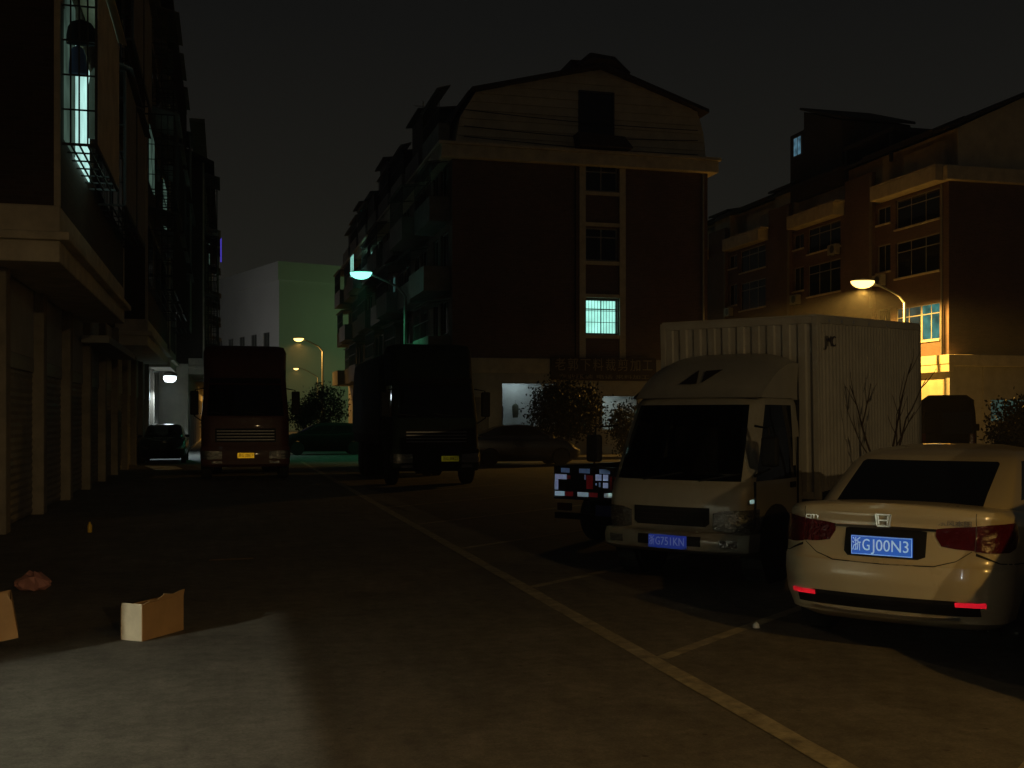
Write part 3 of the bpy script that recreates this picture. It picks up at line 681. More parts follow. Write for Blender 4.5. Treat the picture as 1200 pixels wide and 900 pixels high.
def cage(parent, y0, y1, z0, z1, x0, depth, pane=None, sheet=True, each=False):
    """burglar cage on a bay front; bars are their own pieces on the near one"""
    c = MB().bar((x0, y0, z0), (x0 + depth, y0, z0), .035).bar((x0 + depth, y0, z0), (x0 + depth, y1, z0), .035).bar((x0 + depth, y1, z0), (x0, y1, z0), .035) \
        .bar((x0, y0, z1), (x0 + depth, y0, z1), .035).bar((x0 + depth, y0, z1), (x0 + depth, y1, z1), .035).bar((x0 + depth, y1, z1), (x0, y1, z1), .035) \
        .bar((x0 + depth, y0, z0), (x0 + depth, y0, z1), .035).bar((x0 + depth, y1, z0), (x0 + depth, y1, z1), .035).build('window_cage', 'cage_bar', parent)
    bars = []
    for q in range(1, 4): bars.append(((x0 + depth * q / 4, y0, z0), (x0 + depth * q / 4, y0, z1)))
    nz = max(2, int((z1 - z0) / .42))
    for q in range(1, nz): bars.append(((x0, y0, z0 + (z1 - z0) * q / nz), (x0 + depth, y0, z0 + (z1 - z0) * q / nz)))
    for q in range(1, 4): bars.append(((x0 + depth * q / 4, y0, z0), (x0 + depth * q / 4, y1, z0)))
    ny = max(3, int((y1 - y0) / .5))
    for q in range(1, ny): bars.append(((x0, y0 + (y1 - y0) * q / ny, z0), (x0 + depth, y0 + (y1 - y0) * q / ny, z0)))
    if each:
        for a, b in bars: MB().bar(a, b, .022).build('bar', 'cage_bar', c)
    else:
        g = MB()
        for a, b in bars: g.bar(a, b, .022)
        for q in range(1, ny * 2): g.bar((x0 + depth, y0 + (y1 - y0) * q / ny / 2, z0), (x0 + depth, y0 + (y1 - y0) * q / ny / 2, z1), .018)
        g.build('grille', 'cage_bar', c)
    if sheet:
        MB().box(x0 + depth + .02, x0 + depth + .03, y0, y1, z0 + .02, z1).build('side_sheet', 'band_pale' if each else 'awning', c)
    MB().prism([(x0, z1 + .25), (x0 + depth + .15, z1 + .03), (x0 + depth + .15, z1 + .06), (x0, z1 + .28)], y0 - .05, y1 + .05, 'xz').build('top_sheet', 'cream' if each else 'awning', c)
    if pane and each:
        MB().box(x0 + .004, x0 + .02, y0 + .15, y0 + 1.3, z0 + .1, z1 - .1).build('lit_pane', 'lit_cage_dim', c)
        MB().box(x0 + .004, x0 + .02, y0 + 1.36, y1 - .1, z0 + .1, z1 - .5).build('lit_pane', pane, c)
    elif pane:
        MB().box(x0 + .004, x0 + .02, y0 + .25, y1 - .25, z0 + .35, z1 - .25).build('lit_pane', pane, c)
    return c
near_cage = cage(lb, 16.95 - S0L, 20.2 - S0L, 5.62, 8.1, .955, .46, 'lit_cage', True, True)
for (a, p) in ((21.6, None), (24.4, None)): cage(lb, a - S0L, a + 2.4 - S0L, 5.62, 8.1, .955, .46, p)
for a, zf, p in ((35.6, 5.62, None), (39.6, 5.62, None), (35.6, 8.7, 'lit_cage_dim'), (35.6, 6.0 + 5.8, None), (39.6, 8.7, None), (43.6, 5.62, None), (43.6, 8.7, 'lit_cage_dim'), (43.6, 11.8, None), (39.6, 11.8, None), (50.4, 5.62, None), (50.4, 8.7, None), (50.4, 11.8, None), (53.2, 8.7, None)):
    cage(lb, a - S0L, a + 3.0 - S0L, zf, zf + 2.3, .955, .75, p, (int(a) % 2 == 0))
for a, zf in ((21.6, 8.7), (24.4, 8.7), (16.95, 8.9), (24.4, 11.8)):
    cage(lb, a - S0L, a + 2.4 - S0L, zf, zf + 2.2, .955, .6, None)
# window openings of the bays: dark panes with frames
for a in (21.7, 24.5, 35.8, 39.8, 43.8):
    for zf in (5.9, 8.95, 12.05):
        f = MB(); x = .955
        f.box(x - .02, x, a - S0L, a + 2.0 - S0L, zf, zf + 1.7); f.build('window', 'window_glass', lb)

# laundry in the near cage
def laundry(name, label, y, x, z0, z1, wid, m):
    o = thing(name, label, 'clothes', SW(-3.2 + x, y, z0), ROT)
    rings = []
    for q, w in ((0, 1.0), (.35, .95), (.7, .85), (.93, .6), (1.0, .2)):
        rings.append([(math.cos(a) * wid / 2 * w * (1 + .08 * math.sin(6 * a)), math.sin(a) * .06, q * (z1 - z0)) for a in [2 * math.pi * k / 16 for k in range(16)]])
    MB().loft(rings).build('cloth', m, o, smooth=True)
    MB().tube([(0, 0, z1 - z0), (0, 0, z1 - z0 + .12)], .006, 5).build('hanger', 'steel', o)
laundry('hanging_shirt', 'white garment hanging in the lit balcony cage at upper left', 17.9, 1.30, 5.95, 7.0, .24, 'cloth_white')
laundry('hanging_trousers', 'blue cloth hanging beside the white garment in the lit cage', 17.35, 1.12, 6.75, 7.15, .26, 'cloth_blue')
laundry('folded_blanket', 'black bundle hanging above the white garment in the lit cage', 17.25, 1.18, 7.15, 7.5, .44, 'cloth_dark')

# second left block further down, standing a little forward
lb2 = left_block('apartment_block', 'dark block farther down the left side behind the wall lamp', -1.75, 57.5, 100, 14.6, [(57.8, 66), (70, 80), (84, 96)], .75)
MB().holed('y', -.3, 0, 0, 42.5, 0, 4.4, [(1 + 4 * k, 4.2 + 4 * k, .1, 3) for k in range(10)]).box(-9, -.3, 0, .3, 0, 4.4).build('shop_wall', 'cream', lb2)
for k in range(10): box('shutter', 'shutter', lb2, -.16, -.12, 1 + 4 * k, 4.2 + 4 * k, .1, 3)
for a, zf, p in ((.5, 5.6, None), (4.3, 5.6, None), (.5, 8.6, None), (4.3, 8.6, None), (.5, 11.6, None), (12.8, 5.6, None), (12.8, 8.6, None), (17, 11.6, 'lit_cage_dim'), (17, 5.6, None), (27, 8.6, None), (31, 5.6, None)):
    cage(lb2, a, a + 3.2, zf, zf + 2.2, .775, .6, p, (int(zf) % 2 == 0))
tag(MB().tube([tuple(SW(-.25, 86, 13.4)), tuple(SW(-.25, 86, 15.2))], .05, 6).build('neon_tube', 'neon_violet'), 'thin violet neon tube high on the far left block', 'neon light')

# ------------------------------------------------------------------ street lamps
def street_lamp(label, base, tip, bulb, energy, col, spot=R(150), height=None, arm_r=.05, lens=.34, arched=False, blend=.35, kind='SPOT'):
    bx, by, _ = base; tx, ty, tz = tip
    o = thing('street_lamp', label, 'street lamp', (bx, by, 0), 0, 'street lamps')
    d = Vector((tx - bx, ty - by, 0)); zt = tz - .35
    MB().tube([(0, 0, 0), (0, 0, .5), (0, 0, zt - .7)], [.11, .10, .065], 10).build('pole', 'pole_steel', o, smooth=True)
    MB().lathe([(0, .2), (.05, .2), (.12, .13), (.5, .12)], (0, 0, 0), 'z', 12).build('base', 'pole_steel', o)
    pts = []
    for k in range(9):
        q = k / 8
        pts.append((d.x * q, d.y * q, zt - .7 + (tz + .08 - zt + .7) * (math.sin(q * math.pi / 2) if arched else q ** .6)))
    MB().tube(pts, [.06 - .02 * k / 8 for k in range(9)], 8).build('arm', 'pole_steel', o, smooth=True)
    dn = d.normalized(); rz = math.atan2(dn.y, dn.x)
    hd = MB()
    rings = []
    for a, w, h in ((-.5, .05, .05), (-.3, .12, .09), (0, .17, .12), (.3, .15, .09), (.42, .05, .03)):
        rings.append([(a, math.cos(k * math.pi / 5) * w, .04 + max(-.01, math.sin(k * math.pi / 5) * h)) for k in range(10)])
    hd.loft(rings)
    head = hd.build('head', 'pole_steel', o, smooth=True, loc=(d.x, d.y, tz), rot=(0, 0, rz))
    rings = []
    for q in range(6):
        a = math.pi / 2 * q / 5
        rings.append([(math.cos(k * math.pi / 6) * lens * math.cos(a) * 1.0, math.sin(k * math.pi / 6) * lens * .6 * math.cos(a), .02 - math.sin(a) * lens * .62) for k in range(12)])
    ln = MB().loft(rings).build('lens', bulb, head, smooth=True)
    ln.visible_shadow = True
    lamp('light', kind, energy, col, o, (d.x, d.y, tz - lens * .62 - .06), size=.12, spot=spot, blend=blend)
    return o
# lamp behind the camera (lights the parked cars), alley lamp, green lamp, two far sodium lamps, the hall's yard lamp
street_lamp('sodium street lamp behind the viewpoint that lights the parked cars', (10.6, -6.2, 0), (9.0, -5.0, 8.2), 'bulb_sodium', 4400, SODIUM, R(146), blend=.55)
street_lamp('sodium street lamp far behind the viewpoint down the street', (18.2, -33.0, 0), (16.9, -33.8, 8.5), 'bulb_sodium', 8000, (1.0, .70, .32), R(176), blend=.1)
street_lamp('sodium lamp on a short arm between the middle and right blocks', tuple(SW(32.0, 47.4)), tuple(SW(30.08, 48.0, 8.35)), 'bulb_sodium', 6500, (1.0, .52, .09), R(168), lens=.58, blend=.3)
street_lamp('greenish white lamp on a long arm before the middle block', tuple(SW(7.89, 49.6)), tuple(SW(5.96, 50.1, 8.24)), 'bulb_green', 330, (.14, 1.0, .45), R(118), lens=.5, blend=.6)
street_lamp('orange lamp on a straight pole in front of the pale hall', tuple(SW(7.88, 93.0)), tuple(SW(5.96, 93.5, 8.28)), 'bulb_sodium', 2600, (1.0, .5, .10), R(165), lens=.42)
street_lamp('lower orange lamp with a bowed arm beside the pole before the hall', tuple(SW(10.6, 131.5)), tuple(SW(8.13, 132.2, 7.5)), 'bulb_sodium', 900, (1.0, .5, .10), R(165), lens=.3, arched=True)
street_lamp('green yard lamp behind the middle block, lighting the pale hall', (-9.5, 145, 0), (-11.0, 143.0, 13.0), 'bulb_green', 1100, (.50, 1.0, .38), R(170), kind='POINT')
street_lamp('white yard lamp hidden by the left blocks, lighting the hall side', (-47.5, 141, 0), (-46, 140, 12), 'bulb_white', 1000, (1.0, .97, .95), R(170), kind='POINT')

# wall lamp on the left block
wl = thing('wall_lamp', 'small bright white lamp on the left block above the parked car', 'lamp', SW(-2.38, 52.3, 3.62), ROT)
wl.scale = (1.5, 1.5, 1.4)
MB().bar((-.5, 0, .12), (0, 0, .12), .05).build('bracket', 'pole_steel', wl)
MB().lathe([(-.02, .22), (.06, .20), (.14, .07)], (0, 0, 0), 'z', 16).build('shade', 'win_frame', wl, smooth=True)
MB().lathe([(-.22, .02), (-.2, .13), (-.1, .19), (-.025, .17)], (0, 0, 0), 'z', 16).build('bulb', 'bulb_white', wl, smooth=True)
lamp('light', 'SPOT', 480, (.72, .9, 1.0), wl, (0, 0, -.3), size=.1, spot=R(140), blend=.4)

# ------------------------------------------------------------------ vehicles
def half_ring(yR, yF, w, rR, rF, bR, bF, n=(8, 6, 26, 6, 10)):
    nr, nc, ns, nc2, nf = n; P = []
    for i in range(nr): P.append(((w - rR) * i / nr, yR, 'R'))
    for i in range(nc): a = math.pi / 2 * i / nc; P.append((w - rR + rR * math.sin(a), yR + rR - rR * math.cos(a), 'CR'))
    for i in range(ns): P.append((w, yR + rR + (yF - rF - yR - rR) * i / ns, 'S'))
    for i in range(nc2): a = math.pi / 2 * i / nc2; P.append((w - rF + rF * math.cos(a), yF - rF + rF * math.sin(a), 'CF'))
    for i in range(nf + 1): P.append(((w - rF) * (1 - i / nf), yF, 'F'))
    out = []; ym = (yR + yF) / 2; L = yF - yR
    for x, y, s in P:
        k = (x / w) ** 2 if w else 0
        wr = max(0, 1 - (y - yR) / (.22 * L)); wf = max(0, 1 - (yF - y) / (.22 * L))
        x2 = x * (1 - .035 * abs(2 * (y - ym) / L) ** 3)
        out.append((x2, y + bR * k * wr - bF * k * wf, s))
    return out
def lerp_rows(rows, sub):
    out = []
    for a, b in zip(rows, rows[1:]):
        for i in range(sub):
            q = i / sub; out.append(tuple(p + (r - p) * q for p, r in zip(a, b)))
    out.append(rows[-1]); return out
def shell(rows, classify, zfun=None, n=(8, 6, 26, 6, 10), cap_top=True, cap_bot=True, deck=None):
    """stack of horizontal outlines -> {part: MB}. rows: (z,yR,yF,w,rR,rF,bR,bF)"""
    halves = [half_ring(*r[1:], n=n) for r in rows]; N = len(halves[0]); V = []; seg = [p[2] for p in halves[0]]
    ring_n = 2 * N - 2
    def ringv(h, z, zf=True):
        full = [(x, y) for x, y, _ in h] + [(-x, y) for x, y, _ in reversed(h[1:-1])]
        return [(x, y, zfun(y, z) if (zfun and zf) else z) for x, y in full]
    rings = [ringv(h, r[0]) for h, r in zip(halves, rows)]
    if deck:
        top = rings[-1]
        for k, cr in deck: rings.append([(x * k, y, z + cr) for x, y, z in top])
    parts = {}
    def put(name, quad):
        mb, idx = parts.setdefault(name, (MB(), {}))
        f = []
        for q in quad:
            if q not in idx: idx[q] = len(mb.v); mb.v.append(rings[q[0]][q[1]])
            f.append(idx[q])
        mb.f.append(tuple(f))
    nr_ = len(rows)
    for i in range(len(rings) - 1):
        for j in range(ring_n):
            j2 = (j + 1) % ring_n
            jj = j if j < N - 1 else ring_n - 1 - j
            side = 1 if j < N - 1 else -1
            c = [(i, j), (i, j2), (i + 1, j2), (i + 1, j)]
            zc = sum(rings[a][b][2] for a, b in c) / 4; yc = sum(rings[a][b][1] for a, b in c) / 4; xc = sum(rings[a][b][0] for a, b in c) / 4
            zn = (rows[i][0] + rows[i + 1][0]) / 2 if i < nr_ - 1 else 99
            put(classify(seg[jj], jj, side, xc, yc, zc, zn), c)
    main = classify('TOP', 0, 1, 0, 0, 0, 99)
    if cap_top: put(main, [(len(rings) - 1, j) for j in range(ring_n)])
    if cap_bot: put(main, [(0, j) for j in reversed(range(ring_n))])
    return {k: v[0] for k, v in parts.items()}

def wheel(parent, x, y, r, w, side, rim='alloy', spokes=5, rimr=.66):
    ty = MB().lathe([(-w / 2, r * .62), (-w / 2, r * .93), (-w * .38, r), (w * .38, r), (w / 2, r * .93), (w / 2, r * .62)], (0, 0, 0), 'x', 26).build('wheel', 'rubber', parent, smooth=True, loc=(x, y, r))
    rr = r * rimr; e = side * (w / 2 - .012)
    m = MB().lathe([(e - side * .02, rr), (e, rr), (e + side * .012, rr * .94), (e - side * .03, rr * .86), (e - side * .05, rr * .3), (e - side * .02, rr * .18), (e - side * .02, .001)], (0, 0, 0), 'x', 26)
    if spokes:
        for k in range(spokes):
            a = 2 * math.pi * k / spokes
            m.bar((e - side * .01, math.cos(a) * rr * .1, math.sin(a) * rr * .1), (e - side * .004, math.cos(a) * rr * .92, math.sin(a) * rr * .92), rr * .2, .03, (1, 0, 0))
    m.build('rim', rim, ty, smooth=True)
    return ty

class Body:
    """lower body outline lookup, used to lay lamps and seams on the curved ends"""
    def __init__(s, rows, zfun, n): s.rows = rows; s.zfun = zfun; s.n = n
    def outline(s, z):
        rs = s.rows
        for a, b in zip(rs, rs[1:]):
            if a[0] <= z <= b[0]:
                q = (z - a[0]) / max(1e-6, b[0] - a[0]); r = tuple(p + (t - p) * q for p, t in zip(a, b)); break
        else: r = rs[0] if z < rs[0][0] else rs[-1]
        return half_ring(*r[1:], n=s.n)
    def pt(s, a, z, off=0.0, front=False):
        h = s.outline(z); P = [Vector((p[0], p[1])) for p in h]
        if front: P = P[::-1]
        t = abs(a); acc = 0
        for p, q in zip(P, P[1:]):
            l = (q - p).length
            if acc + l >= t:
                k = (t - acc) / max(l, 1e-6); c = p.lerp(q, k); d = (q - p).normalized(); break
            acc += l
        else: c = P[-1]; d = Vector((0, 1))
        nrm = Vector((d.y, -d.x)) if not front else Vector((-d.y, d.x))
        c = c + nrm * off; zz = s.zfun(c.y, z) if s.zfun else z
        return (math.copysign(c.x, a) if abs(a) > 1e-6 else c.x, c.y, zz)
    def patch(s, curve, off=.006, front=False, sub=3, rows=4, depth=.03):
        """curve: [(a, zlo, zhi)...] -> raised conforming panel"""
        C = []
        for p, q in zip(curve, curve[1:]):
            for i in range(sub): k = i / sub; C.append(tuple(u + (v - u) * k for u, v in zip(p, q)))
        C.append(curve[-1]); m = MB(); n = len(C)
        for (a, lo, hi) in C:
            for r in range(rows + 1): m.v.append(s.pt(a, lo + (hi - lo) * r / rows, off, front))
        K = rows + 1
        for i in range(n - 1):
            for r in range(rows): b = i * K + r; m.f.append((b, b + K, b + K + 1, b + 1))
        # skirt
        edge = [(i, 0) for i in range(n)] + [(n - 1, r) for r in range(1, K)] + [(i, rows) for i in reversed(range(n - 1))] + [(0, r) for r in reversed(range(1, rows))]
        o = len(m.v)
        for i, r in edge:
            a, lo, hi = C[i]; m.v.append(s.pt(a, lo + (hi - lo) * r / rows, off - depth, front))
        for e in range(len(edge)):
            e2 = (e + 1) % len(edge); i, r = edge[e]; i2, r2 = edge[e2]
            m.f.append((i * K + r, o + e, o + e2, i2 * K + r2))
        return m

def apply_bool(obj, cutters):
    for c in cutters:
        md = obj.modifiers.new('cut', 'BOOLEAN'); md.object = c; md.operation = 'DIFFERENCE'; md.solver = 'EXACT'
    dg = bpy.context.evaluated_depsgraph_get(); dg.update()
    me = bpy.data.meshes.new_from_object(obj.evaluated_get(dg)); old = obj.data
    obj.modifiers.clear(); obj.data = me
    me.polygons.foreach_set('use_smooth', [True] * len(me.polygons)); me.set_sharp_from_angle(angle=R(38))
    for c in cutters: bpy.data.objects.remove(c)

def make_car(label, loc, rz, paint='white_paint', style='sedan', group=None, name='parked_car', plate=None, detail=True, arches=True):
    car = thing(name, label, 'car', loc, rz, group)
    hatch = style == 'hatch'
    n = (8, 6, 26, 6, 10)
    low = [(.20, -1.92, 1.95, .70, .20, .25, .06, .10), (.27, -2.10, 2.08, .80, .22, .28, .09, .14), (.40, -2.19, 2.17, .835, .24, .30, .13, .18), (.56, -2.215, 2.20, .85, .25, .32, .14, .20),
           (.66, -2.20, 2.19, .852, .25, .32, .14, .20), (.68, -2.175, 2.18, .852, .25, .32, .14, .20), (.80, -2.14, 2.12, .85, .24, .34, .13, .22), (.93, -2.105, 2.02, .835, .22, .34, .12, .22),
           (1.00, -2.115, 1.95, .815, .20, .34, .11, .22), (1.035, -2.10, 1.90, .775, .17, .34, .10, .22)]
    if hatch: low = [(r[0], r[1] + .30, *r[2:]) for r in low]
    rows = lerp_rows(low, 3)
    dk = [(-2.3, 1.045), (-1.7, 1.04), (-1.2, 1.0), (-.3, .955), (.9, .96), (1.15, .97), (1.5, .92), (2.0, .76), (2.25, .64)]
    def deck(y):
        for (a, za), (b, zb) in zip(dk, dk[1:]):
            if a <= y <= b: return za + (zb - za) * (y - a) / (b - a)
        return dk[0][1] if y < dk[0][0] else dk[-1][1]
    zmid = .50
    def zf(y, z):
        if z <= zmid: return z
        return zmid + (z - zmid) / (1.035 - zmid) * (deck(y) - zmid)
    def cls(seg, j, side, x, y, z, zn):
        if zn < .665 and y < -1.75 + (.3 if hatch else 0) and seg in ('R', 'CR', 'S'): return 'rear_bumper'
        return 'body'
    pr = shell(rows, lambda *a: 'body', zf, n, deck=[(.93, .012), (.7, .028), (.35, .042), (.0, .046)], cap_top=False)
    bodyo = pr['body'].build('body', paint, car, smooth=True, fixn=True)
    if arches:
        cut = []
        for y in (-1.30, 1.30):
            c = MB().lathe([(-1.2, .355), (1.2, .355)], (0, y, .30), 'x', 28).build('cutter', paint); c.parent = car; cut.append(c)
        bpy.context.view_layer.update()
        apply_bool(bodyo, cut)
        box('underbody', 'black_plastic', car, -.62, .62, -1.75 if not hatch else -1.55, 1.75, .17, .60)
    for y in (-1.30, 1.30):
        for sd in (1, -1): wheel(car, sd * .745, y, .305, .19, sd)
    # greenhouse
    if hatch: gh = [(.90, -1.78, 1.38, .77, .20, .2, .10, .22), (1.06, -1.74, 1.22, .735, .2, .2, .10, .20), (1.13, -1.70, 1.08, .715, .2, .2, .10, .2), (1.36, -1.52, .62, .62, .18, .2, .08, .16), (1.41, -1.46, .50, .585, .18, .2, .08, .14), (1.45, -1.32, .34, .52, .2, .2, .06, .1), (1.48, -1.0, .1, .38, .2, .2, .04, .05), (1.49, -.7, -.2, .2, .1, .1, .02, .02)]
    else: gh = [(.92, -1.78, 1.38, .755, .16, .2, .13, .22), (1.055, -1.64, 1.26, .725, .16, .2, .14, .20), (1.13, -1.50, 1.06, .710, .15, .2, .13, .2), (1.345, -1.06, .62, .650, .10, .2, .12, .16), (1.395, -.93, .50, .615, .13, .2, .10, .14), (1.44, -.74, .34, .54, .18, .2, .08, .1), (1.475, -.40, .1, .36, .2, .2, .05, .05), (1.482, -.25, -.1, .18, .08, .08, .02, .02)]
    gr = lerp_rows(gh, 3)
    zlo, zhi = 1.09, 1.36
    def gcls(seg, j, side, x, y, z, zn):
        if zlo - .03 < zn < zhi:
            if seg == 'R' and abs(x) < .60: return 'rear_window'
            if seg == 'F' and abs(x) < .62: return 'windscreen'
            if seg == 'CF' and j <= 8 + 6 + 26 + 6 and j >= 8 + 6 + 26 + 3: return 'windscreen'
            if seg == 'S' and zn > zlo:
                jj = j - 14
                if 3 <= jj <= 12: return 'rear_side_window' if side > 0 else 'rear_side_window.l'
                if 14 <= jj <= 24: return 'front_side_window' if side > 0 else 'front_side_window.l'
        return 'roof'
    pg = shell(gr, gcls, None, n)
    for k, mb in pg.items():
        mb.build(k.split('.')[0], paint if k == 'roof' else 'tinted_glass', car, smooth=True, fixn=(k == 'roof'))
    B = Body(low, zf, n)
    if hatch: return car, B
    # tail lamps
    for sd in (1, -1):
        inn = [(sd * .36, .865, .915), (sd * .40, .80, .922), (sd * .50, .785, .932), (sd * .615, .780, .942)]
        out = [(sd * .622, .775, .945), (sd * .72, .765, .955), (sd * .86, .765, .962), (sd * .93, .79, .962), (sd * .975, .86, .955)]
        if sd < 0: inn = inn[::-1]; out = out[::-1]
        t1 = B.patch(inn, .006).build('tail_lamp', 'red_lens', car, smooth=True, fixn=True)
        t2 = B.patch(out, .010).build('tail_lamp', 'red_lens', car, smooth=True, fixn=True)
        rf = [(sd * .50, .395, .428), (sd * .70, .395, .430)]
        if sd < 0: rf = rf[::-1]
        B.patch(rf, .014).build('reflector', 'reflector_red', car, fixn=True)
    # lower black valance and silver lip
    B.patch([(-.66, .33, .40), (-.5, .325, .435), (.5, .325, .435), (.66, .33, .40)], .004, sub=8).build('valance', 'black_plastic', car, fixn=True)
    B.patch([(-.52, .295, .315), (-.3, .275, .30), (.3, .275, .30), (.52, .295, .315)], .022, sub=6).build('bumper_lip', 'alloy', car, fixn=True)
    # seams: boot lid and bumper
    B.patch([(-.60, .770, .776), (-.5, .70, .706), (-.36, .660, .667), (0, .655, .662), (.36, .660, .667), (.5, .70, .706), (.60, .770, .776)], .0015, sub=6, rows=1).build('lid_seam', 'black_plastic', car, fixn=True)
    B.patch([(-.62, .93, .936), (0, .925, .931), (.62, .93, .936)], .0012, sub=8, rows=1).build('lid_crease', 'black_plastic', car, fixn=True) if False else None
    for sd in (1, -1):
        c = [(sd * .625, .745, .765), (sd * .80, .69, .697), (sd * 1.05, .675, .682), (sd * 1.35, .66, .667)]; c = c if sd > 0 else c[::-1]
        B.patch(c, .0015, sub=5, rows=1).build('bumper_seam', 'black_plastic', car, fixn=True)
        c = [(sd * .617, .948, 1.03), (sd * .621, .948, 1.03)]; c = c if sd > 0 else c[::-1]
        B.patch(c, .0015, sub=1, rows=3).build('lid_seam', 'black_plastic', car, fixn=True)
    # plate recess
    B.patch([(-.28, .73, .892), (-.25, .70, .898), (.25, .70, .898), (.30, .72, .892)], .002, sub=5).build('plate_recess', 'black_plastic', car, fixn=True)
    B.patch([(-.36, .898, .915), (0, .900, .920), (.36, .898, .915)], .014, sub=6).build('boot_handle', 'chrome', car, fixn=True)
    if plate:
        y = -2.165
        pl = box('number_plate', 'plate_blue', car, -.22, .22, y - .008, y, .715, .855, bevel=.004)
        pl.rotation_euler = (0, 0, 0)
        lettering('plate_lettering', plate[0], .105, 'plate_white', pl, (-.177, y - .010, .785), (R(90), 0, 0), width=.062, extrude=.001)
        lettering('plate_lettering', plate[1], .118, 'plate_white', pl, (-.108, y - .010, .785), (R(90), 0, 0), width=.052, extrude=.001)
        lettering('plate_lettering', plate[2], .118, 'plate_white', pl, (.060, y - .010, .785), (R(90), 0, 0), width=.265, extrude=.001)
        rimm = MB().box(-.215, .215, y - .0095, y - .008, .847, .850).box(-.215, .215, y - .0095, y - .008, .720, .723).box(-.215, -.212, y - .0095, y - .008, .723, .847).box(.212, .215, y - .0095, y - .008, .723, .847).build('plate_border', 'plate_white', pl)
        # emblem and scripts
        ey = -2.125
        em = MB().bar((-.03, ey, .935), (-.036, ey, 1.0), .012, .012).bar((.03, ey, .935), (.036, ey, 1.0), .012, .012).bar((-.03, ey, .966), (.03, ey, .966), .012, .012)
        ringp = [(-.044, .925), (.044, .925), (.054, 1.008), (-.054, 1.008)]
        for (xa, za), (xb, zb) in zip(ringp, ringp[1:] + ringp[:1]): em.bar((xa, ey, za), (xb, ey, zb), .008, .010)
        em.build('emblem', 'chrome', car)
        s1 = B.pt(-.55, .955, .004); lettering('badge', 'CITY', .045, 'chrome', car, s1, (R(90), 0, R(-4)), width=.11, extrude=.003)
        s2 = B.pt(.48, .955, .004); lettering('badge', '东风本田', .045, 'steel', car, s2, (R(90), 0, R(5)), width=.22, extrude=.003)
    # side details
    for sd in (1, -1):
        for y in (-.55, .45): MB().bar((sd * .853, y - .09, .86), (sd * .853, y + .09, .86), .022, .03).build('door_handle', paint, car, bevel=.005)
        mm = MB(); mm.loft([[(sd * (.78 + .16 * q), .88 - .02 * q + .05 * math.cos(a) * (1 if q else .5), 1.02 + .055 * math.sin(a) * (1 if q else .5)) for a in [2 * math.pi * k / 10 for k in range(10)]] for q in (0, .4, 1)])
        mm.build('mirror', paint, car, smooth=True, fixn=True)
        hl = [(sd * .50, .60, .70), (sd * .65, .60, .78), (sd * .95, .66, .84)]
        if sd < 0: hl = hl[::-1]
        B.patch(hl, .006, front=True).build('headlamp', 'clear_lens', car, smooth=True, fixn=True)
    B.patch([(-.42, .52, .60), (0, .52, .62), (.42, .52, .60)], .006, front=True, sub=5).build('grille', 'black_plastic', car, fixn=True)
    return car, B

HD = R(-36.2)
ax = Vector((math.sin(R(36.2)), math.cos(R(36.2)), 0))      # pointing away from the street along a bay
rt = Vector((ax.y, -ax.x, 0))
sed, SB = make_car('white sedan with bright blue number plate, parked nose-in at right', Vector((2.62, 7.90, 0)) + ax * 2.2, HD, 'white_paint', plate=('浙', 'G', 'J00N3'))
make_car('dark sedan parked sideways behind the tarpaulin truck, before the shop', SW(10.3, 38.6), ROT - R(90), 'navy_paint')
make_car('dark hatchback with bright wheel rims, side-on beyond the maroon lorry', Vector((-8.75, 51.8, 0)), ROT + R(90), 'dull_black', style='hatch')
make_car('dark car parked beneath the white wall lamp on the left', SW(-2.25, 45.5), ROT + math.pi, 'black_paint')

def make_cab(root, sp):
    """forward-control cab, front at local y=0, facing +y. sp: dict of sizes"""
    n = (6, 3, 14, 6, 10); w = sp['w']; p = sp['paint']
    rows = lerp_rows(sp['rows'], 3)
    z0, z1 = sp['ws']; yb, yf = sp['sidewin']
    def cls(seg, j, side, x, y, z, zn):
        if z0 < zn < z1:
            if seg == 'F' or (seg == 'CF' and j >= 6 + 3 + 14 + 4): return 'windscreen'
            if seg == 'S' and z0 + .04 < zn < z1 - .03 and yb < y < yf - (zn - z0) * sp.get('rake', .35): return 'side_window' if side > 0 else 'side_window.l'
        return 'cab_body'
    for k, mb in shell(rows, cls, None, n).items():
        mb.build(k.split('.')[0], p if k == 'cab_body' else sp.get('glass', 'tinted_glass'), root, smooth=True, fixn=(k == 'cab_body'))
    return Body(sp['rows'], None, n)

def axle(root, y, r, w, tw, dual=False):
    for sd in (1, -1):
        wheel(root, sd * (w - tw / 2), y, r, tw, sd, 'steel', 0, .6)
        if dual: wheel(root, sd * (w - tw * 1.6), y, r, tw, sd, 'steel', 0, .6)
    MB().tube([(-w + .1, y, r), (w - .1, y, r)], .07, 8).build('axle', 'black_plastic', root)

# ---- white box truck
TP = Vector((1.63, 11.42, 0))
bt = thing('box_truck', 'white box truck with ribbed cargo box, parked facing us beside the white sedan', 'truck', TP, HD + math.pi)
sp = dict(w=.83, paint='truck_white', ws=(1.06, 1.84), sidewin=(-1.30, -.28), rake=.30, glass='windscreen',
    rows=[(.50, -1.55, -.04, .80, .08, .14, 0, .07), (.58, -1.60, .0, .825, .08, .15, 0, .08), (.82, -1.60, .0, .83, .08, .16, 0, .08), (1.00, -1.60, -.03, .83, .08, .17, 0, .09), (1.06, -1.60, -.07, .825, .08, .18, 0, .09),
          (1.45, -1.60, -.25, .80, .08, .19, 0, .09), (1.84, -1.60, -.44, .76, .08, .20, 0, .08), (1.91, -1.58, -.52, .735, .1, .2, 0, .07), (1.95, -1.50, -.66, .68, .12, .2, 0, .05), (1.97, -1.35, -.85, .5, .12, .2, 0, .03)])
CB = make_cab(bt, sp)
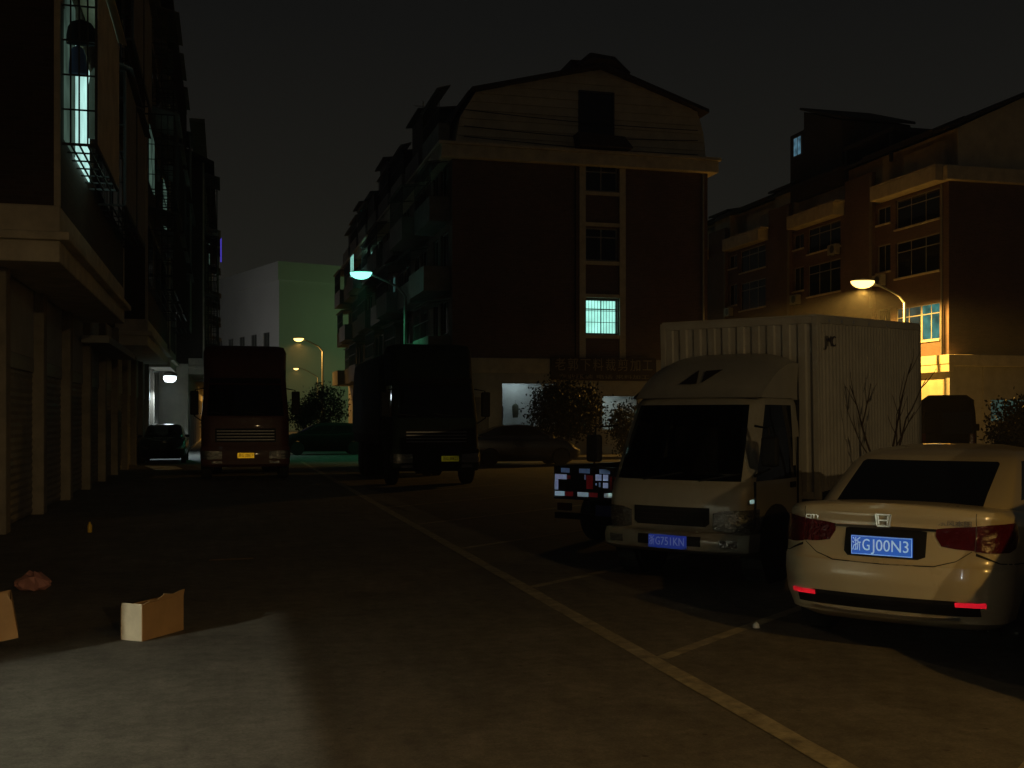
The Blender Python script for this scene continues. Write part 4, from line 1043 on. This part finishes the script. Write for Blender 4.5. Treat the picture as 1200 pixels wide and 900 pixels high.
def cab_front(root, B, w, zg, zh, grille_m='black_plastic', lens='clear_lens', gx=.43, hx=(.47, 1.02)):
    B.patch([(-gx, zg[0] + .03, zg[1]), (-gx + .04, zg[0], zg[1]), (gx - .04, zg[0], zg[1]), (gx, zg[0] + .03, zg[1])], .010, front=True, sub=5).build('grille', grille_m, root, fixn=True)
    for sd in (1, -1):
        c = [(sd * hx[0], zh[0] + .02, zh[1] - .04), (sd * (hx[0] + .12), zh[0], zh[1] - .01), (sd * (hx[1] - .15), zh[0], zh[1]), (sd * hx[1], zh[0] + .03, zh[1])]
        if sd < 0: c = c[::-1]
        B.patch(c, .012, front=True).build('headlamp', lens, root, smooth=True, fixn=True)
cab_front(bt, CB, .83, (.60, .79), (.55, .78))
for zz in (.645, .70, .745): CB.patch([(-.40, zz, zz + .012), (0, zz, zz + .012), (.40, zz, zz + .012)], .018, front=True, sub=6, rows=1, depth=.012).build('grille_slat', 'black_plastic', bt, fixn=True)
CB.patch([(-.1, .84, .87), (0, .835, .875), (.1, .84, .87)], .012, front=True, rows=1).build('emblem', 'chrome', bt, fixn=True) if False else None
# bumper
brow = [(.32, -.55, -.02, .79, .05, .16, 0, .08), (.36, -.55, .05, .84, .05, .18, 0, .09), (.46, -.55, .06, .845, .05, .18, 0, .09), (.535, -.55, .03, .84, .05, .18, 0, .08)]
for k, mb in shell(lerp_rows(brow, 2), lambda *a: 'front_bumper', None, (4, 3, 6, 6, 10)).items(): mb.build(k, 'truck_white', bt, smooth=True, fixn=True)
BB = Body(brow, None, (4, 3, 6, 6, 10))
BB.patch([(-.36, .40, .50), (.36, .40, .50)], .004, front=True, sub=12).build('bumper_slot', 'black_plastic', bt, fixn=True)
for sd in (1, -1):
    c = [(sd * .56, .40, .475), (sd * .74, .40, .475)]; c = c if sd > 0 else c[::-1]
    BB.patch(c, .005, front=True).build('fog_lamp', 'clear_lens', bt, fixn=True)
pl = box('number_plate', 'plate_blue_dirty', bt, -.22, .22, .064, .072, .365, .505, bevel=.004)
lettering('plate_lettering', '浙', .105, 'plate_white_dirty', pl, (.177, .074, .435), (R(90), 0, R(180)), width=.062, extrude=.001)
lettering('plate_lettering', 'G', .118, 'plate_white_dirty', pl, (.108, .074, .435), (R(90), 0, R(180)), width=.052, extrude=.001)
lettering('plate_lettering', '751KN', .118, 'plate_white_dirty', pl, (-.060, .074, .435), (R(90), 0, R(180)), width=.265, extrude=.001)
# interior
MB().box(-.74, .74, -.55, -.22, .82, 1.10).build('dashboard', 'black_plastic', bt, bevel=.03)
MB().box(-.78, .78, -1.56, -.25, .55, .62).box(-.76, .76, -1.57, -1.5, .62, 1.9).build('cab_floor', 'black_plastic', bt)
for x in (-.42, .40): MB().box(x - .26, x + .26, -1.35, -.85, .62, 1.0).box(x - .26, x + .26, -1.45, -1.3, 1.0, 1.6).build('seat', 'seat_cloth', bt, bevel=.05)
MB().lathe([(-.015, .20), (.015, .20), (.015, .17), (-.015, .17)], (0, 0, 0), 'z', 24).bar((-.18, 0, 0), (.18, 0, 0), .03).build('steering_wheel', 'black_plastic', bt, loc=(.40, -.62, 1.15), rot=(R(-35), 0, 0))
pp = MB().box(-.16, .16, -.05, .05, 0, .012).build('papers', 'paper', None, loc=TP + Vector((0, 0, 0)))
tag(pp, 'folded white papers lying on the dashboard of the white truck', 'papers')
pp.location = TP + (-ax) * -.34 + rt * .40 + Vector((0, 0, 1.112)); pp.rotation_euler = (0, 0, HD + .2)
# wipers, mirrors, handles, marker
for x in (-.30, .34): MB().bar((x, -.045, 1.06), (x - .42, -.10, 1.14), .016).build('wiper', 'black_plastic', bt)
for sd in (1, -1):
    MB().tube([(sd * .80, -.30, 1.62), (sd * 1.0, -.16, 1.60), (sd * 1.02, -.16, 1.2), (sd * .82, -.24, 1.12)], .013, 6).build('mirror_arm', 'black_plastic', bt)
    MB().box(sd * 1.02 - .09, sd * 1.02 + .09, -.20, -.12, 1.22, 1.52).build('mirror', 'black_plastic', bt, bevel=.03)
    MB().box(min(sd * .825, sd * .845), max(sd * .825, sd * .845), -1.28, -1.14, .96, 1.02).build('door_handle', 'black_plastic', bt, bevel=.006)
    x0, x1 = sorted((sd * .815, sd * .838))
    MB().box(x0, x1, -.245, -.235, .6, 1.06).build('door_seam', 'black_plastic', bt)
    MB().box(x0, x1, -1.36, -1.35, .62, 1.5).build('door_seam', 'black_plastic', bt)
    MB().box(x0, x1 if sd > 0 else x1, -.20, -.12, .845, .885).build('side_marker', 'marker_lens', bt, bevel=.006)
# wind deflector
rings = []
for q in range(9):
    a = q / 8; y = -.50 - .98 * a; z = 1.93 + .50 * math.sin(a * math.pi / 2) ** .9; hw = .74 + .02 * a
    ring = []
    for k in range(13):
        u = -1 + 2 * k / 12; ring.append((hw * u, y - .06 * u * u, z - .10 * (abs(u) ** 4) * (.3 + a)))
    ring += [(hw * (1 - 2 * k / 12), y, 1.915) for k in range(13)]
    rings.append(ring)
MB().loft(rings).build('wind_deflector', 'truck_white', bt, smooth=True, fixn=True)
lg = MB()
def dpt(u, a): return (.745 * u, -.50 - .98 * a - .06 * u * u + .02, 1.93 + .50 * math.sin(a * math.pi / 2) ** .9 - .10 * abs(u) ** 4 * (.3 + a) + .012)
for P in ([(-.30, .14), (-.02, .14), (-.12, .36)], [(.0, .34), (.26, .36), (.05, .15)]):
    P = [(-u, a) for u, a in P]
    lg.add([dpt(*q) for q in P], [(0, 1, 2)]); lg.add([dpt(*q) for q in P], [(2, 1, 0)])
lg.build('deflector_emblem', 'logo_dark', bt)
# chassis and axles
MB().box(-.45, -.33, -5.9, -.2, .48, .66).box(.33, .45, -5.9, -.2, .48, .66).build('chassis', 'black_plastic', bt)
axle(bt, -.75, .36, .80, .20); axle(bt, -4.1, .38, .86, .20, True)
for sd in (1, -1):
    x0, x1 = sorted((sd * .62, sd * .85)); MB().lathe([(x0, .43), (x1, .43)], (0, -.75, .38), 'x', 24).build('wheel_arch', 'rubber', bt)
# cargo box, a little tail-high
cb = bpy.data.objects.new('cargo_box', None); COL.objects.link(cb); cb.parent = bt; cb.location = (0, -1.64, .80); cb.rotation_euler = (R(-2.4), 0, 0)
BW, BL, BH = .97, 3.85, 2.02
def ribs(n, L, depth):
    P = []; st = L / n
    for i in range(n): P += [(i * st, 0), (i * st + st * .42, 0), (i * st + st * .5, depth), (i * st + st * .92, depth)]
    P.append((L, 0)); return P
for sd in (1, -1):
    P = ribs(34, BL - .12, .022); m = MB(); k = len(P)
    m.v = [(sd * (BW - .03 + d), -.06 - a, z) for z in (.08, BH - .08) for a, d in P]; m.f = [(i, i + 1, k + i + 1, k + i) for i in range(k - 1)]
    m.build('side_panel', 'box_white', cb, fixn=False)
P = ribs(10, 2 * BW - .12, .022); m = MB(); k = len(P)
m.v = [(-BW + .06 + a, -.03 + d, z) for z in (.08, BH - .08) for a, d in P]; m.f = [(i, i + 1, k + i + 1, k + i) for i in range(k - 1)]
m.build('front_panel', 'box_white', cb)
for sd in (1, -1):
    x0, x1 = sorted((sd * (BW - .07), sd * BW))
    for y0, y1 in ((-.07, 0), (-BL, -BL + .07)): box('corner_post', 'box_white', cb, x0, x1, y0, y1, 0, BH, .008)
    box('top_rail', 'box_white', cb, x0, x1, -BL + .07, -.07, BH - .08, BH, .008); box('bottom_rail', 'black_plastic', cb, x0, x1, -BL + .07, -.07, 0, .08, .005)
for y0, y1 in ((-.07, 0), (-BL, -BL + .07)):
    box('cross_rail', 'box_white', cb, -BW + .07, BW - .07, y0, y1, BH - .08, BH, .008); box('cross_rail', 'box_white', cb, -BW + .07, BW - .07, y0, y1, 0, .08, .008)
box('box_roof', 'box_white', cb, -BW + .02, BW - .02, -BL + .02, -.02, BH + .001, BH + .02); box('box_floor', 'black_plastic', cb, -BW + .08, BW - .08, -BL + .02, -.06, .02, .07)
box('rear_doors', 'box_white', cb, -BW + .07, BW - .07, -BL + .01, -BL + .05, .08, BH - .08)
for y in (-.35, -.75, -1.15, -1.7, -2.4): MB().box(-BW - .004, -BW + .004, y - .03, y + .03, BH - .055, BH - .03).build('clearance_lamp', 'alloy', cb)
lettering('box_lettering', 'JMC', .17, 'logo_dark', cb, (-BW - .010, -.36, 1.74), (R(90), 0, R(-90)), width=.33, extrude=.003)

# ---- flatbed truck in the next bay, its tail to us
FP = Vector((.60, 14.9, 0)) + rt * .83
ft = thing('flatbed_truck', 'small flatbed truck with reflective red and white tail tapes, left of the box truck', 'truck', FP, HD)
MB().box(-.85, .85, 0, 3.2, .64, .70).build('bed', 'navy_paint', ft)
MB().box(-.85, .85, -.04, 0, .62, 1.06).build('tailboard', 'navy_paint', ft, bevel=.008)
for x in (-.85, .81): MB().box(x, x + .04, .003, 3.2, .70, 1.06).build('side_board', 'navy_paint', ft, bevel=.006)
MB().box(-.4, -.3, 0, 5.0, .45, .6).box(.3, .4, 0, 5.0, .45, .6).build('chassis', 'black_plastic', ft)
MB().box(-.85, .85, 3.2, 3.26, .7, 1.7).build('headboard', 'steel', ft)
sp2 = dict(w=.8, paint='navy_paint', ws=(1.1, 1.8), sidewin=(-1.2, -.25), rows=[(z, *([-1.4] + list(r))) for z, r in ((.5, (0., .78, .08, .15, 0, .07)), (1.08, (-.03, .8, .08, .16, 0, .08)), (1.82, (-.40, .74, .08, .18, 0, .07)), (1.93, (-.7, .5, .08, .2, 0, .04)))])
fc = bpy.data.objects.new('cab', None); COL.objects.link(fc); fc.parent = ft; fc.location = (0, 4.75, 0)
make_cab(fc, sp2)
axle(ft, .85, .34, .8, .2); axle(ft, 4.0, .34, .78, .2)
def tape(x0, x1, z0, z1, m, name='reflective_tape'): MB().box(x0, x1, -.046, -.041, z0, z1).build(name, m, ft)
# bottom row, upper row, painted sign strokes
X = -.83
for i, (a, b, m) in enumerate(((.0, .155, 'tape_white'), (.165, .29, 'tape_red'), (.36, .53, 'tape_white'), (.54, .67, 'tape_red'), (.77, .94, 'tape_white'), (.95, 1.08, 'tape_red'), (1.18, 1.35, 'tape_white'), (1.36, 1.49, 'tape_red'))): tape(X + a, X + b, .665, .725, m)
for a, b in ((.10, .235), (.385, .55), (.70, .86), (.98, 1.06), (1.2, 1.36)): tape(X + a, X + b, .975, 1.035, 'tape_dim')
for a, b, z0, z1, m in ((.0, .19, .885, .955, 'tape_violet'), (.0, .055, .745, .882, 'tape_violet'), (.64, .73, .885, .965, 'tape_violet'), (.755, .83, .885, .965, 'tape_violet'), (.755, .83, .79, .86, 'tape_violet'), (.69, .715, .80, .86, 'tape_dim'), (.47, .485, .89, .955, 'tape_dim'), (.64, .66, .82, .85, 'tape_dim'), (.20, .25, .89, .94, 'tape_red'), (.50, .60, .77, .95, 'tape_red'), (.86, .94, .76, .94, 'tape_red')): tape(X + a, X + b, z0, z1, m, 'reflective_stroke')
pl = box('number_plate', 'navy_plate', ft, -.20, .24, -.03, -.022, .42, .56, bevel=.004)
MB().box(-.85, .85, -.02, .06, .36, .44).build('rear_bumper', 'black_plastic', ft)
for sd in (1, -1): x0, x1 = sorted((sd * .58, sd * .8)); MB().box(x0, x1, -.035, .0, .47, .57).build('tail_lamp', 'red_lens', ft, bevel=.006)

# ---- heavy lorries
def lorry(label, t, s, w, h, paint, plate_m, plate_x, cargo, roof_cap=True, text=None):
    o = thing('lorry', label, 'truck', SW(t, s), ROT + math.pi)
    k = h / 3.7
    sp = dict(w=w, paint=paint, ws=(1.75 * k, 2.62 * k), sidewin=(-1.5, -.35), rake=.2,
        rows=[(.75, -2.0, -.05, w - .04, .1, .2, 0, .06), (.95, -2.1, 0, w, .1, .22, 0, .07), (1.7 * k, -2.1, -.02, w, .1, .24, 0, .08), (1.78 * k, -2.1, -.05, w - .01, .1, .24, 0, .08), (2.6 * k, -2.1, -.26, w - .06, .1, .26, 0, .08), (2.75 * k, -2.1, -.34, w - .07, .1, .28, 0, .08),
              (3.50 * k, -2.1, -.62, w - .05, .14, .26, 0, .08), (3.66 * k, -2.05, -.78, w - .11, .16, .26, 0, .06), (h, -1.9, -1.0, w - .24, .2, .26, 0, .04)])
    B = make_cab(o, sp)
    B.patch([(-.8, 1.05, 1.42), (.8, 1.05, 1.42)], .012, front=True, sub=12).build('grille', 'black_plastic', o, fixn=True)
    for i in range(4): B.patch([(-.76, 1.10 + .08 * i, 1.125 + .08 * i), (.76, 1.10 + .08 * i, 1.125 + .08 * i)], .022, front=True, sub=10, rows=1, depth=.012).build('grille_slat', 'steel', o, fixn=True)
    B.patch([(-.7, 1.50, 1.70 * k), (.7, 1.50, 1.70 * k)], .006, front=True, sub=12).build('front_panel', paint, o, smooth=True, fixn=True)
    B.patch([(-.9, 2.64 * k, 2.78 * k), (.9, 2.64 * k, 2.78 * k)], .12, front=True, sub=12, depth=.13).build('sun_visor', 'black_plastic', o, fixn=True)
    brow = [(.38, -.7, .0, w - .05, .06, .2, 0, .08), (.45, -.7, .07, w, .06, .22, 0, .09), (.78, -.7, .08, w + .01, .06, .22, 0, .09), (.93, -.7, .04, w, .06, .22, 0, .08)]
    for kk, mb in shell(lerp_rows(brow, 2), lambda *a: 'front_bumper', None, (4, 3, 6, 6, 10)).items(): mb.build(kk, paint, o, smooth=True, fixn=True)
    BB = Body(brow, None, (4, 3, 6, 6, 10))
    for sd in (1, -1):
        c = [(sd * .62, .60, .80), (sd * 1.0, .58, .82), (sd * 1.25, .62, .82)]; c = c if sd > 0 else c[::-1]
        BB.patch(c, .008, front=True).build('headlamp', 'clear_lens', o, smooth=True, fixn=True)
        c = [(sd * .62, .47, .54), (sd * .9, .47, .54)]; c = c if sd > 0 else c[::-1]
        BB.patch(c, .006, front=True).build('fog_lamp', 'clear_lens', o, fixn=True)
        MB().tube([(sd * (w - .1), -.3, 2.5 * k), (sd * (w + .14), -.15, 2.45 * k), (sd * (w + .16), -.15, 1.75 * k), (sd * (w - .05), -.25, 1.6 * k)], .018, 6).build('mirror_arm', 'black_plastic', o)
        MB().box(sd * (w + .16) - .11, sd * (w + .16) + .11, -.22, -.08, 1.78 * k, 2.42 * k).build('mirror', 'black_plastic', o, bevel=.03)
        MB().box(sd * (w - .15) - .12, sd * (w - .15) + .12, -.9, -.62, .42, .62).build('step', 'black_plastic', o)
    pl = box('number_plate', plate_m, o, plate_x - .22, plate_x + .22, .085, .093, .62, .76, bevel=.004)
    if text: lettering('plate_lettering', text, .11, 'plate_ink', pl, (plate_x, .095, .69), (R(90), 0, R(180)), width=.38, extrude=.001)
    for x in (-.5, .5): MB().bar((x, -.04, 1.80 * k), (x + .55, -.06, 1.86 * k), .02).build('wiper', 'black_plastic', o)
    MB().box(-.45, -.33, -8.2, -.3, .75, .98).box(.33, .45, -8.2, -.3, .75, .98).build('chassis', 'black_plastic', o)
    axle(o, -1.1, .5, w, .28); axle(o, -5.4, .5, w, .26, True); axle(o, -6.7, .5, w, .26, True)
    if cargo == 'tarp':
        rings = []
        for i in range(15):
            y = -2.3 - 6.0 * i / 14; ring = []
            for q in range(17):
                u = -1 + 2 * q / 16; zz = h - .02 - .28 * abs(u) ** 3 + .03 * math.sin(i * 2.1) * (1 - u * u) - (.25 if i in (0, 14) else 0) * abs(u)
                ring.append(((w + .02 + .02 * math.sin(i * 1.9 + q)) * u, y, zz))
            ring += [((w + .03 + .025 * math.sin(i * 2.3)) * s_, y, z_) for s_, z_ in ((1, 2.3), (1, 1.25), (-1, 1.25), (-1, 2.3))]
            rings.append(ring)
        MB().loft(rings).build('tarpaulin', 'tarp', o, smooth=True, fixn=True)
        box('cargo_bed', 'green_paint', o, -w, w, -8.3, -2.3, 1.0, 1.24)
        for i in range(7): box('stake', 'green_paint', o, -w - .03, -w, -2.5 - i * .92, -2.4 - i * .92, 1.0, 2.0); 
    else:
        box('cargo_bed', 'maroon_paint', o, -w + .03, w - .03, -8.3, -2.35, 1.0, 1.2); 
        for x in (-w + .03, w - .08): box('side_board', 'maroon_paint', o, x, x + .05, -8.3, -2.35, 1.2, 2.4)
        box('headboard', 'maroon_paint', o, -w + .08, w - .08, -2.4, -2.35, 1.2, 2.6)
    return o
lorry('maroon heavy lorry with yellow plate, facing us in the middle of the street', .56, 30.9, 1.18, 3.72, 'maroon_paint', 'plate_yellow', 0.0, 'bed', text='浙G 25817')
lorry('dark green lorry under a tarpaulin with yellow plate, right of the maroon lorry', 5.12, 27.2, 1.12, 3.60, 'green_paint', 'plate_yellow_green', -.32, 'tarp', text='浙G 30625')

# ---- vans
def make_van(label, loc, rz, paint, h):
    vn = thing('parked_van', label, 'van', loc, rz); k = h / 2.45
    vrow = [(.25, -2.3, 2.3, .85, .15, .2, .03, .06), (.5, -2.35, 2.4, .9, .15, .22, .03, .08), (1.2 * k, -2.35, 2.3, .9, .15, .22, .03, .1), (1.9 * k, -2.3, 1.8, .86, .15, .22, .03, .1), (2.3 * k, -2.25, 1.5, .8, .2, .22, .03, .1), (h, -2.1, 1.2, .6, .2, .2, .02, .05)]
    def vcls(seg, j, side, x, y, z, zn):
        if 1.3 * k < zn < 1.95 * k:
            if seg == 'F': return 'windscreen'
            if seg == 'R': return 'rear_window'
            if seg == 'S' and -1.8 < y < 1.4 and abs(y - .4) > .08: return 'side_window' if side > 0 else 'side_window.l'
        return 'body'
    for kk, mb in shell(lerp_rows(vrow, 3), vcls, None).items(): mb.build(kk.split('.')[0], paint if kk == 'body' else 'tinted_glass', vn, smooth=True, fixn=(kk == 'body'))
    B = Body(vrow, None, (8, 6, 26, 6, 10))
    for sd in (1, -1):
        c = [(sd * .66, .75, 1.2 * k), (sd * .82, .75, 1.2 * k)]; c = c if sd > 0 else c[::-1]
        B.patch(c, .01).build('tail_lamp', 'red_lens', vn, smooth=True, fixn=True)
        c = [(sd * .5, .62, .8), (sd * .85, .62, .85)]; c = c if sd > 0 else c[::-1]
        B.patch(c, .01, front=True).build('headlamp', 'clear_lens', vn, smooth=True, fixn=True)
        for y in (-1.4, 1.5): wheel(vn, sd * .82, y, .33, .2, sd)
        mm = MB().box(sd * 1.0 - .08, sd * 1.0 + .08, 1.55, 1.65, 1.25 * k, 1.5 * k).build('mirror', 'black_plastic', vn, bevel=.03)
    B.patch([(-.8, .32, .52), (.8, .32, .52)], .02, sub=10).build('rear_bumper', 'black_plastic', vn, fixn=True)
    B.patch([(-.8, .32, .52), (.8, .32, .52)], .02, front=True, sub=10).build('front_bumper', 'black_plastic', vn, fixn=True)
    B.patch([(-.4, .6, .8), (.4, .6, .8)], .012, front=True, sub=8).build('grille', 'black_plastic', vn, fixn=True)
    return vn
make_van('dark van below the lamp-lit shop corner, between box truck and hedge', (14.9, 38.0, 0), R(-21), 'dull_black', 2.45)
make_van('pale van beyond the right edge whose shadow falls across the white sedan', Vector((3.25, 6.1, 0)) + rt * 1.06 + ax * 2.28, HD + math.pi, 'truck_white', 1.80)

# ------------------------------------------------------------------ plants
def leaves(n, vol, size, seed):
    rr = random.Random(seed); m = MB()
    cl = [vol(rr) for _ in range(max(8, n // 60))]
    for i in range(n):
        c = Vector(rr.choice(cl)) if rr.random() < .75 else Vector(vol(rr))
        c = c + Vector((rr.gauss(0, 1), rr.gauss(0, 1), rr.gauss(0, 1))) * size * 1.6
        d = Vector((rr.gauss(0, 1), rr.gauss(0, 1), rr.gauss(0, .7))).normalized(); q = d.orthogonal().normalized(); q = (Matrix.Rotation(rr.uniform(0, 6.28), 3, d) @ q)
        l = size * rr.uniform(.7, 1.3); p = d.cross(q)
        m.add([c - q * l * .5, c + p * l * .28, c + q * l * .5, c - p * l * .28], [(0, 1, 2, 3)])
    return m
def ball(cx, cy, cz, rx, ry, rz):
    def f(rr):
        while True:
            p = Vector((rr.uniform(-1, 1), rr.uniform(-1, 1), rr.uniform(-1, 1)))
            if .25 < p.length < 1: break
        return (cx + p.x * rx, cy + p.y * ry, cz + p.z * rz)
    return f
def tree(name, label, loc, trunk_h, r, rz, n, size, seed, m='leaf', group=None, cat='tree'):
    o = thing(name, label, cat, loc, 0, group); rr = random.Random(seed)
    t = MB().tube([(0, 0, 0), (.03, .02, trunk_h * .5), (0, 0, trunk_h)], [.12, .09, .07], 8)
    for k in range(7):
        a = k * 2.4; t.tube([(0, 0, trunk_h * .9), (math.cos(a) * r * .3, math.sin(a) * r * .3, trunk_h + rz * .45), (math.cos(a) * r * .7, math.sin(a) * r * .7, trunk_h + rz * (.6 + .6 * rr.random()))], [.05, .03, .012], 6)
    t.build('trunk', 'bark', o, smooth=True)
    leaves(n, ball(0, 0, trunk_h + rz * .9, r, r, rz), size, seed).build('crown', m, o)
    return o
tree('round_tree', 'round clipped tree before the lit shop window of the middle block', (2.12, 42.6, 0), 1.15, 1.4, .98, 9000, .13, 3)
tree('slender_shrub', 'narrow upright shrub right of the round tree by the shop', (4.35, 42.8, 0), .3, .55, 1.1, 2600, .11, 5, group=None, cat='shrub')
tree('street_tree', 'dark bushy tree beside the orange lamp pole before the pale hall', (-10.6, 63.0, 0), 1.3, 1.15, 1.15, 3200, .14, 8, 'leaf_dark')
tree('street_tree', 'small dark tree left of the bushy one, below the orange lamps', (-12.4, 66.0, 0), 1.2, 1.0, .9, 2400, .14, 9, 'leaf_dark')
tree('street_tree', 'small bush in orange light left of the maroon lorry', tuple(SW(-.3, 66)), .4, .9, .9, 1800, .12, 11, 'leaf_dark')
# hedge row at far right
for i, (t, s, r, hh, sd, lab) in enumerate(((15.9, 34.6, .75, 1.0, 21, 'dark shrub at the left end of the row beyond the sedan roof'), (16.5, 36.2, .85, 1.1, 22, 'middle dark shrub of the row beyond the sedan roof'), (17.2, 35.4, .9, 1.05, 23, 'dark shrub at the right picture edge beyond the sedan roof'))):
    tree('hedge_shrub', lab, (t, s, 0), .25, r, hh, 3000, .13, sd, 'leaf_dark', 'shrubs beyond the parked sedan', 'shrub')

# bare sapling between sedan and box truck
sp_ = thing('bare_sapling', 'leafless sapling with thin forked twigs in front of the truck box', 'tree', (4.28, 12.7, 0))
sp_.scale = (.8, .8, .86)
rr = random.Random(4)
def branch(m, p, d, L, r, lev):
    pts = [p]; n = 4; q = p
    for i in range(n):
        d = (d + Vector((rr.uniform(-.10, .10), rr.uniform(-.10, .10), .05))).normalized(); q = q + d * L / n; pts.append(q)
    m.tube(pts, [r * (1 - .55 * i / n) for i in range(n + 1)], 6)
    if lev:
        for k in range(3 if lev > 1 else 2):
            b = pts[rr.choice((2, 3, 4))]; a = rr.uniform(0, 6.28)
            branch(m, b, (d + Vector((math.cos(a) * .62, math.sin(a) * .4, .15))).normalized(), L * .55, r * .5, lev - 1)
tk = MB().tube([(0, 0, 0), (.01, 0, .5), (0, 0, .95)], [.045, .04, .036], 8); tk.build('trunk', 'twig', sp_, smooth=True)
for dx, L in ((-.30, 1.05), (.05, 1.2), (.34, 1.1)):
    m = MB(); branch(m, Vector((0, 0, .9)), Vector((dx, rr.uniform(-.15, .15), 1)).normalized(), L, .024, 2); m.build('branch', 'twig', sp_, smooth=True)

# ------------------------------------------------------------------ litter in the street
ct = thing('cardboard_carton', 'open cardboard carton standing on the road at lower left', 'carton', (-2.81, 8.43, 0), math.atan2(.936, .351))
# local x along the long side (.50), local y along the short end (.20)
cw, cl_, th = .50, .20, .006
MB().box(0, cw, 0, th, .002, .28).build('long_side', 'cardboard', ct); MB().box(0, cw, cl_ - th, cl_, .002, .26).build('long_side', 'cardboard', ct)
MB().box(0, th, th, cl_ - th, .002, .285).build('end_panel', 'cardboard_lit', ct); MB().box(cw - th, cw, th, cl_ - th, .002, .285).build('end_panel', 'cardboard_lit', ct)  # end panels in a paler board tone: white light on them painted in
MB().box(th, cw - th, th, cl_ - th, .002, .008).build('bottom', 'cardboard', ct)
fl2 = MB(); prof = [(0, .0), (.08, .035), (.17, .03), (.25, .085), (.30, .07), (.36, .06), (.44, .085), (.5, .09)]
vv = []
for a, hgt in prof: vv += [(a, .0, .28), (a, -.012, .28 + hgt * .55 + .001), (a, .006, .28), (a, -.006, .28 + hgt * .55 + .001)]
ff = []
for i in range(len(prof) - 1):
    b = 4 * i; ff += [(b, b + 4, b + 5, b + 1), (b + 2, b + 3, b + 7, b + 6), (b + 1, b + 5, b + 7, b + 3)]
MB().add(vv, ff).build('torn_flap', 'cardboard', ct)
ct2 = thing('cardboard_carton', 'tipped orange-brown carton cut by the left picture edge', 'carton', (-3.86, 7.95, 0), R(24))
c2 = bpy.data.objects.new('box_body', None)
bx_ = MB(); bx_.box(0, .30, 0, .34, .01, .016).box(0, .006, 0, .34, .016, .3).box(.294, .30, 0, .34, .016, .3).box(.006, .294, 0, .006, .016, .3).box(.006, .294, .334, .34, .016, .3)
b2 = bx_.build('box_walls', 'cardboard', ct2, rot=(R(4), R(-9), 0), loc=(0, 0, .045))
MB().prism([(.0, .30), (.29, .30), (.27, .36), (.04, .37)], -.002, .003, 'xz').build('flap', 'cardboard', ct2, rot=(R(4), R(-9), 0), loc=(0, 0, .045))
bag = MB(); rr = random.Random(12); rings = []
for i in range(8):
    a = i / 7; rad = .15 * math.sin(math.pi * (.08 + .84 * a)) + .012
    rings.append([(-.15 + .32 * a + rr.uniform(-.012, .012), math.cos(k * .628) * rad * .85 * rr.uniform(.75, 1.2), max(.004, .075 + math.sin(k * .628) * rad * .62 * rr.uniform(.7, 1.3))) for k in range(10)])
tag(bag.loft(rings).build('plastic_bag', 'pink_plastic', None, loc=(-4.74, 10.95, 0), rot=(0, 0, .3)), 'crumpled pinkish plastic bag lying on the road at left', 'bag')
bo = thing('plastic_bottle', 'small yellow bottle standing near the left shutters', 'bottle', (-6.28, 16.5, 0))
MB().lathe([(0, .028), (.01, .033), (.10, .033), (.13, .018)], (0, 0, 0), 'z', 14).build('bottle_body', 'yellow_plastic', bo, smooth=True)
MB().lathe([(.131, .015), (.155, .015)], (0, 0, 0), 'z', 12).build('cap', 'yellow_plastic', bo)
stk = MB().bar((0, 0, .012), (.5, .1, .02), .018).build('wooden_stick', 'bark', None, loc=(-3.6, 13.2, 0))
tag(stk, 'thin pale stick lying on the dark road beyond the carton', 'stick')
wb = MB().box(-.55, .55, -.35, .35, 0, .02).build('white_sheet', 'white_board', None, loc=tuple(SW(-1.9, 38.6, .03)), rot=(R(8), R(3), ROT + R(30)))
tag(wb, 'pale board lying on the ground below the white wall lamp', 'board')
st = MB().lathe([(0, .03), (.03, .022), (.045, .006)], (1.98, 9.0, 0), 'z', 9).build('pebble', 'white_board', None)
tag(st, 'tiny pale stone at the end of the bay line beside the sedan', 'stone')


# ------------------------------------------------------------------ thin scattering volume added to make the lamps glow
hz = MB().box(-75, 75, -45, 185, -1.0, 24.5).build('glow_haze', 'road'); tag(hz, kind='stuff')
hm = bpy.data.materials.new('glow_haze_mat'); hm.use_nodes = True; hn = hm.node_tree; hn.nodes.clear()
ho = hn.nodes.new('ShaderNodeOutputMaterial'); hv = hn.nodes.new('ShaderNodeVolumePrincipled')
hv.inputs['Color'].default_value = (.9, .9, .9, 1); hv.inputs['Density'].default_value = 0.0013; hv.inputs['Anisotropy'].default_value = 0.6
hn.links.new(hv.outputs[0], ho.inputs['Volume']); hz.data.materials[0] = hm
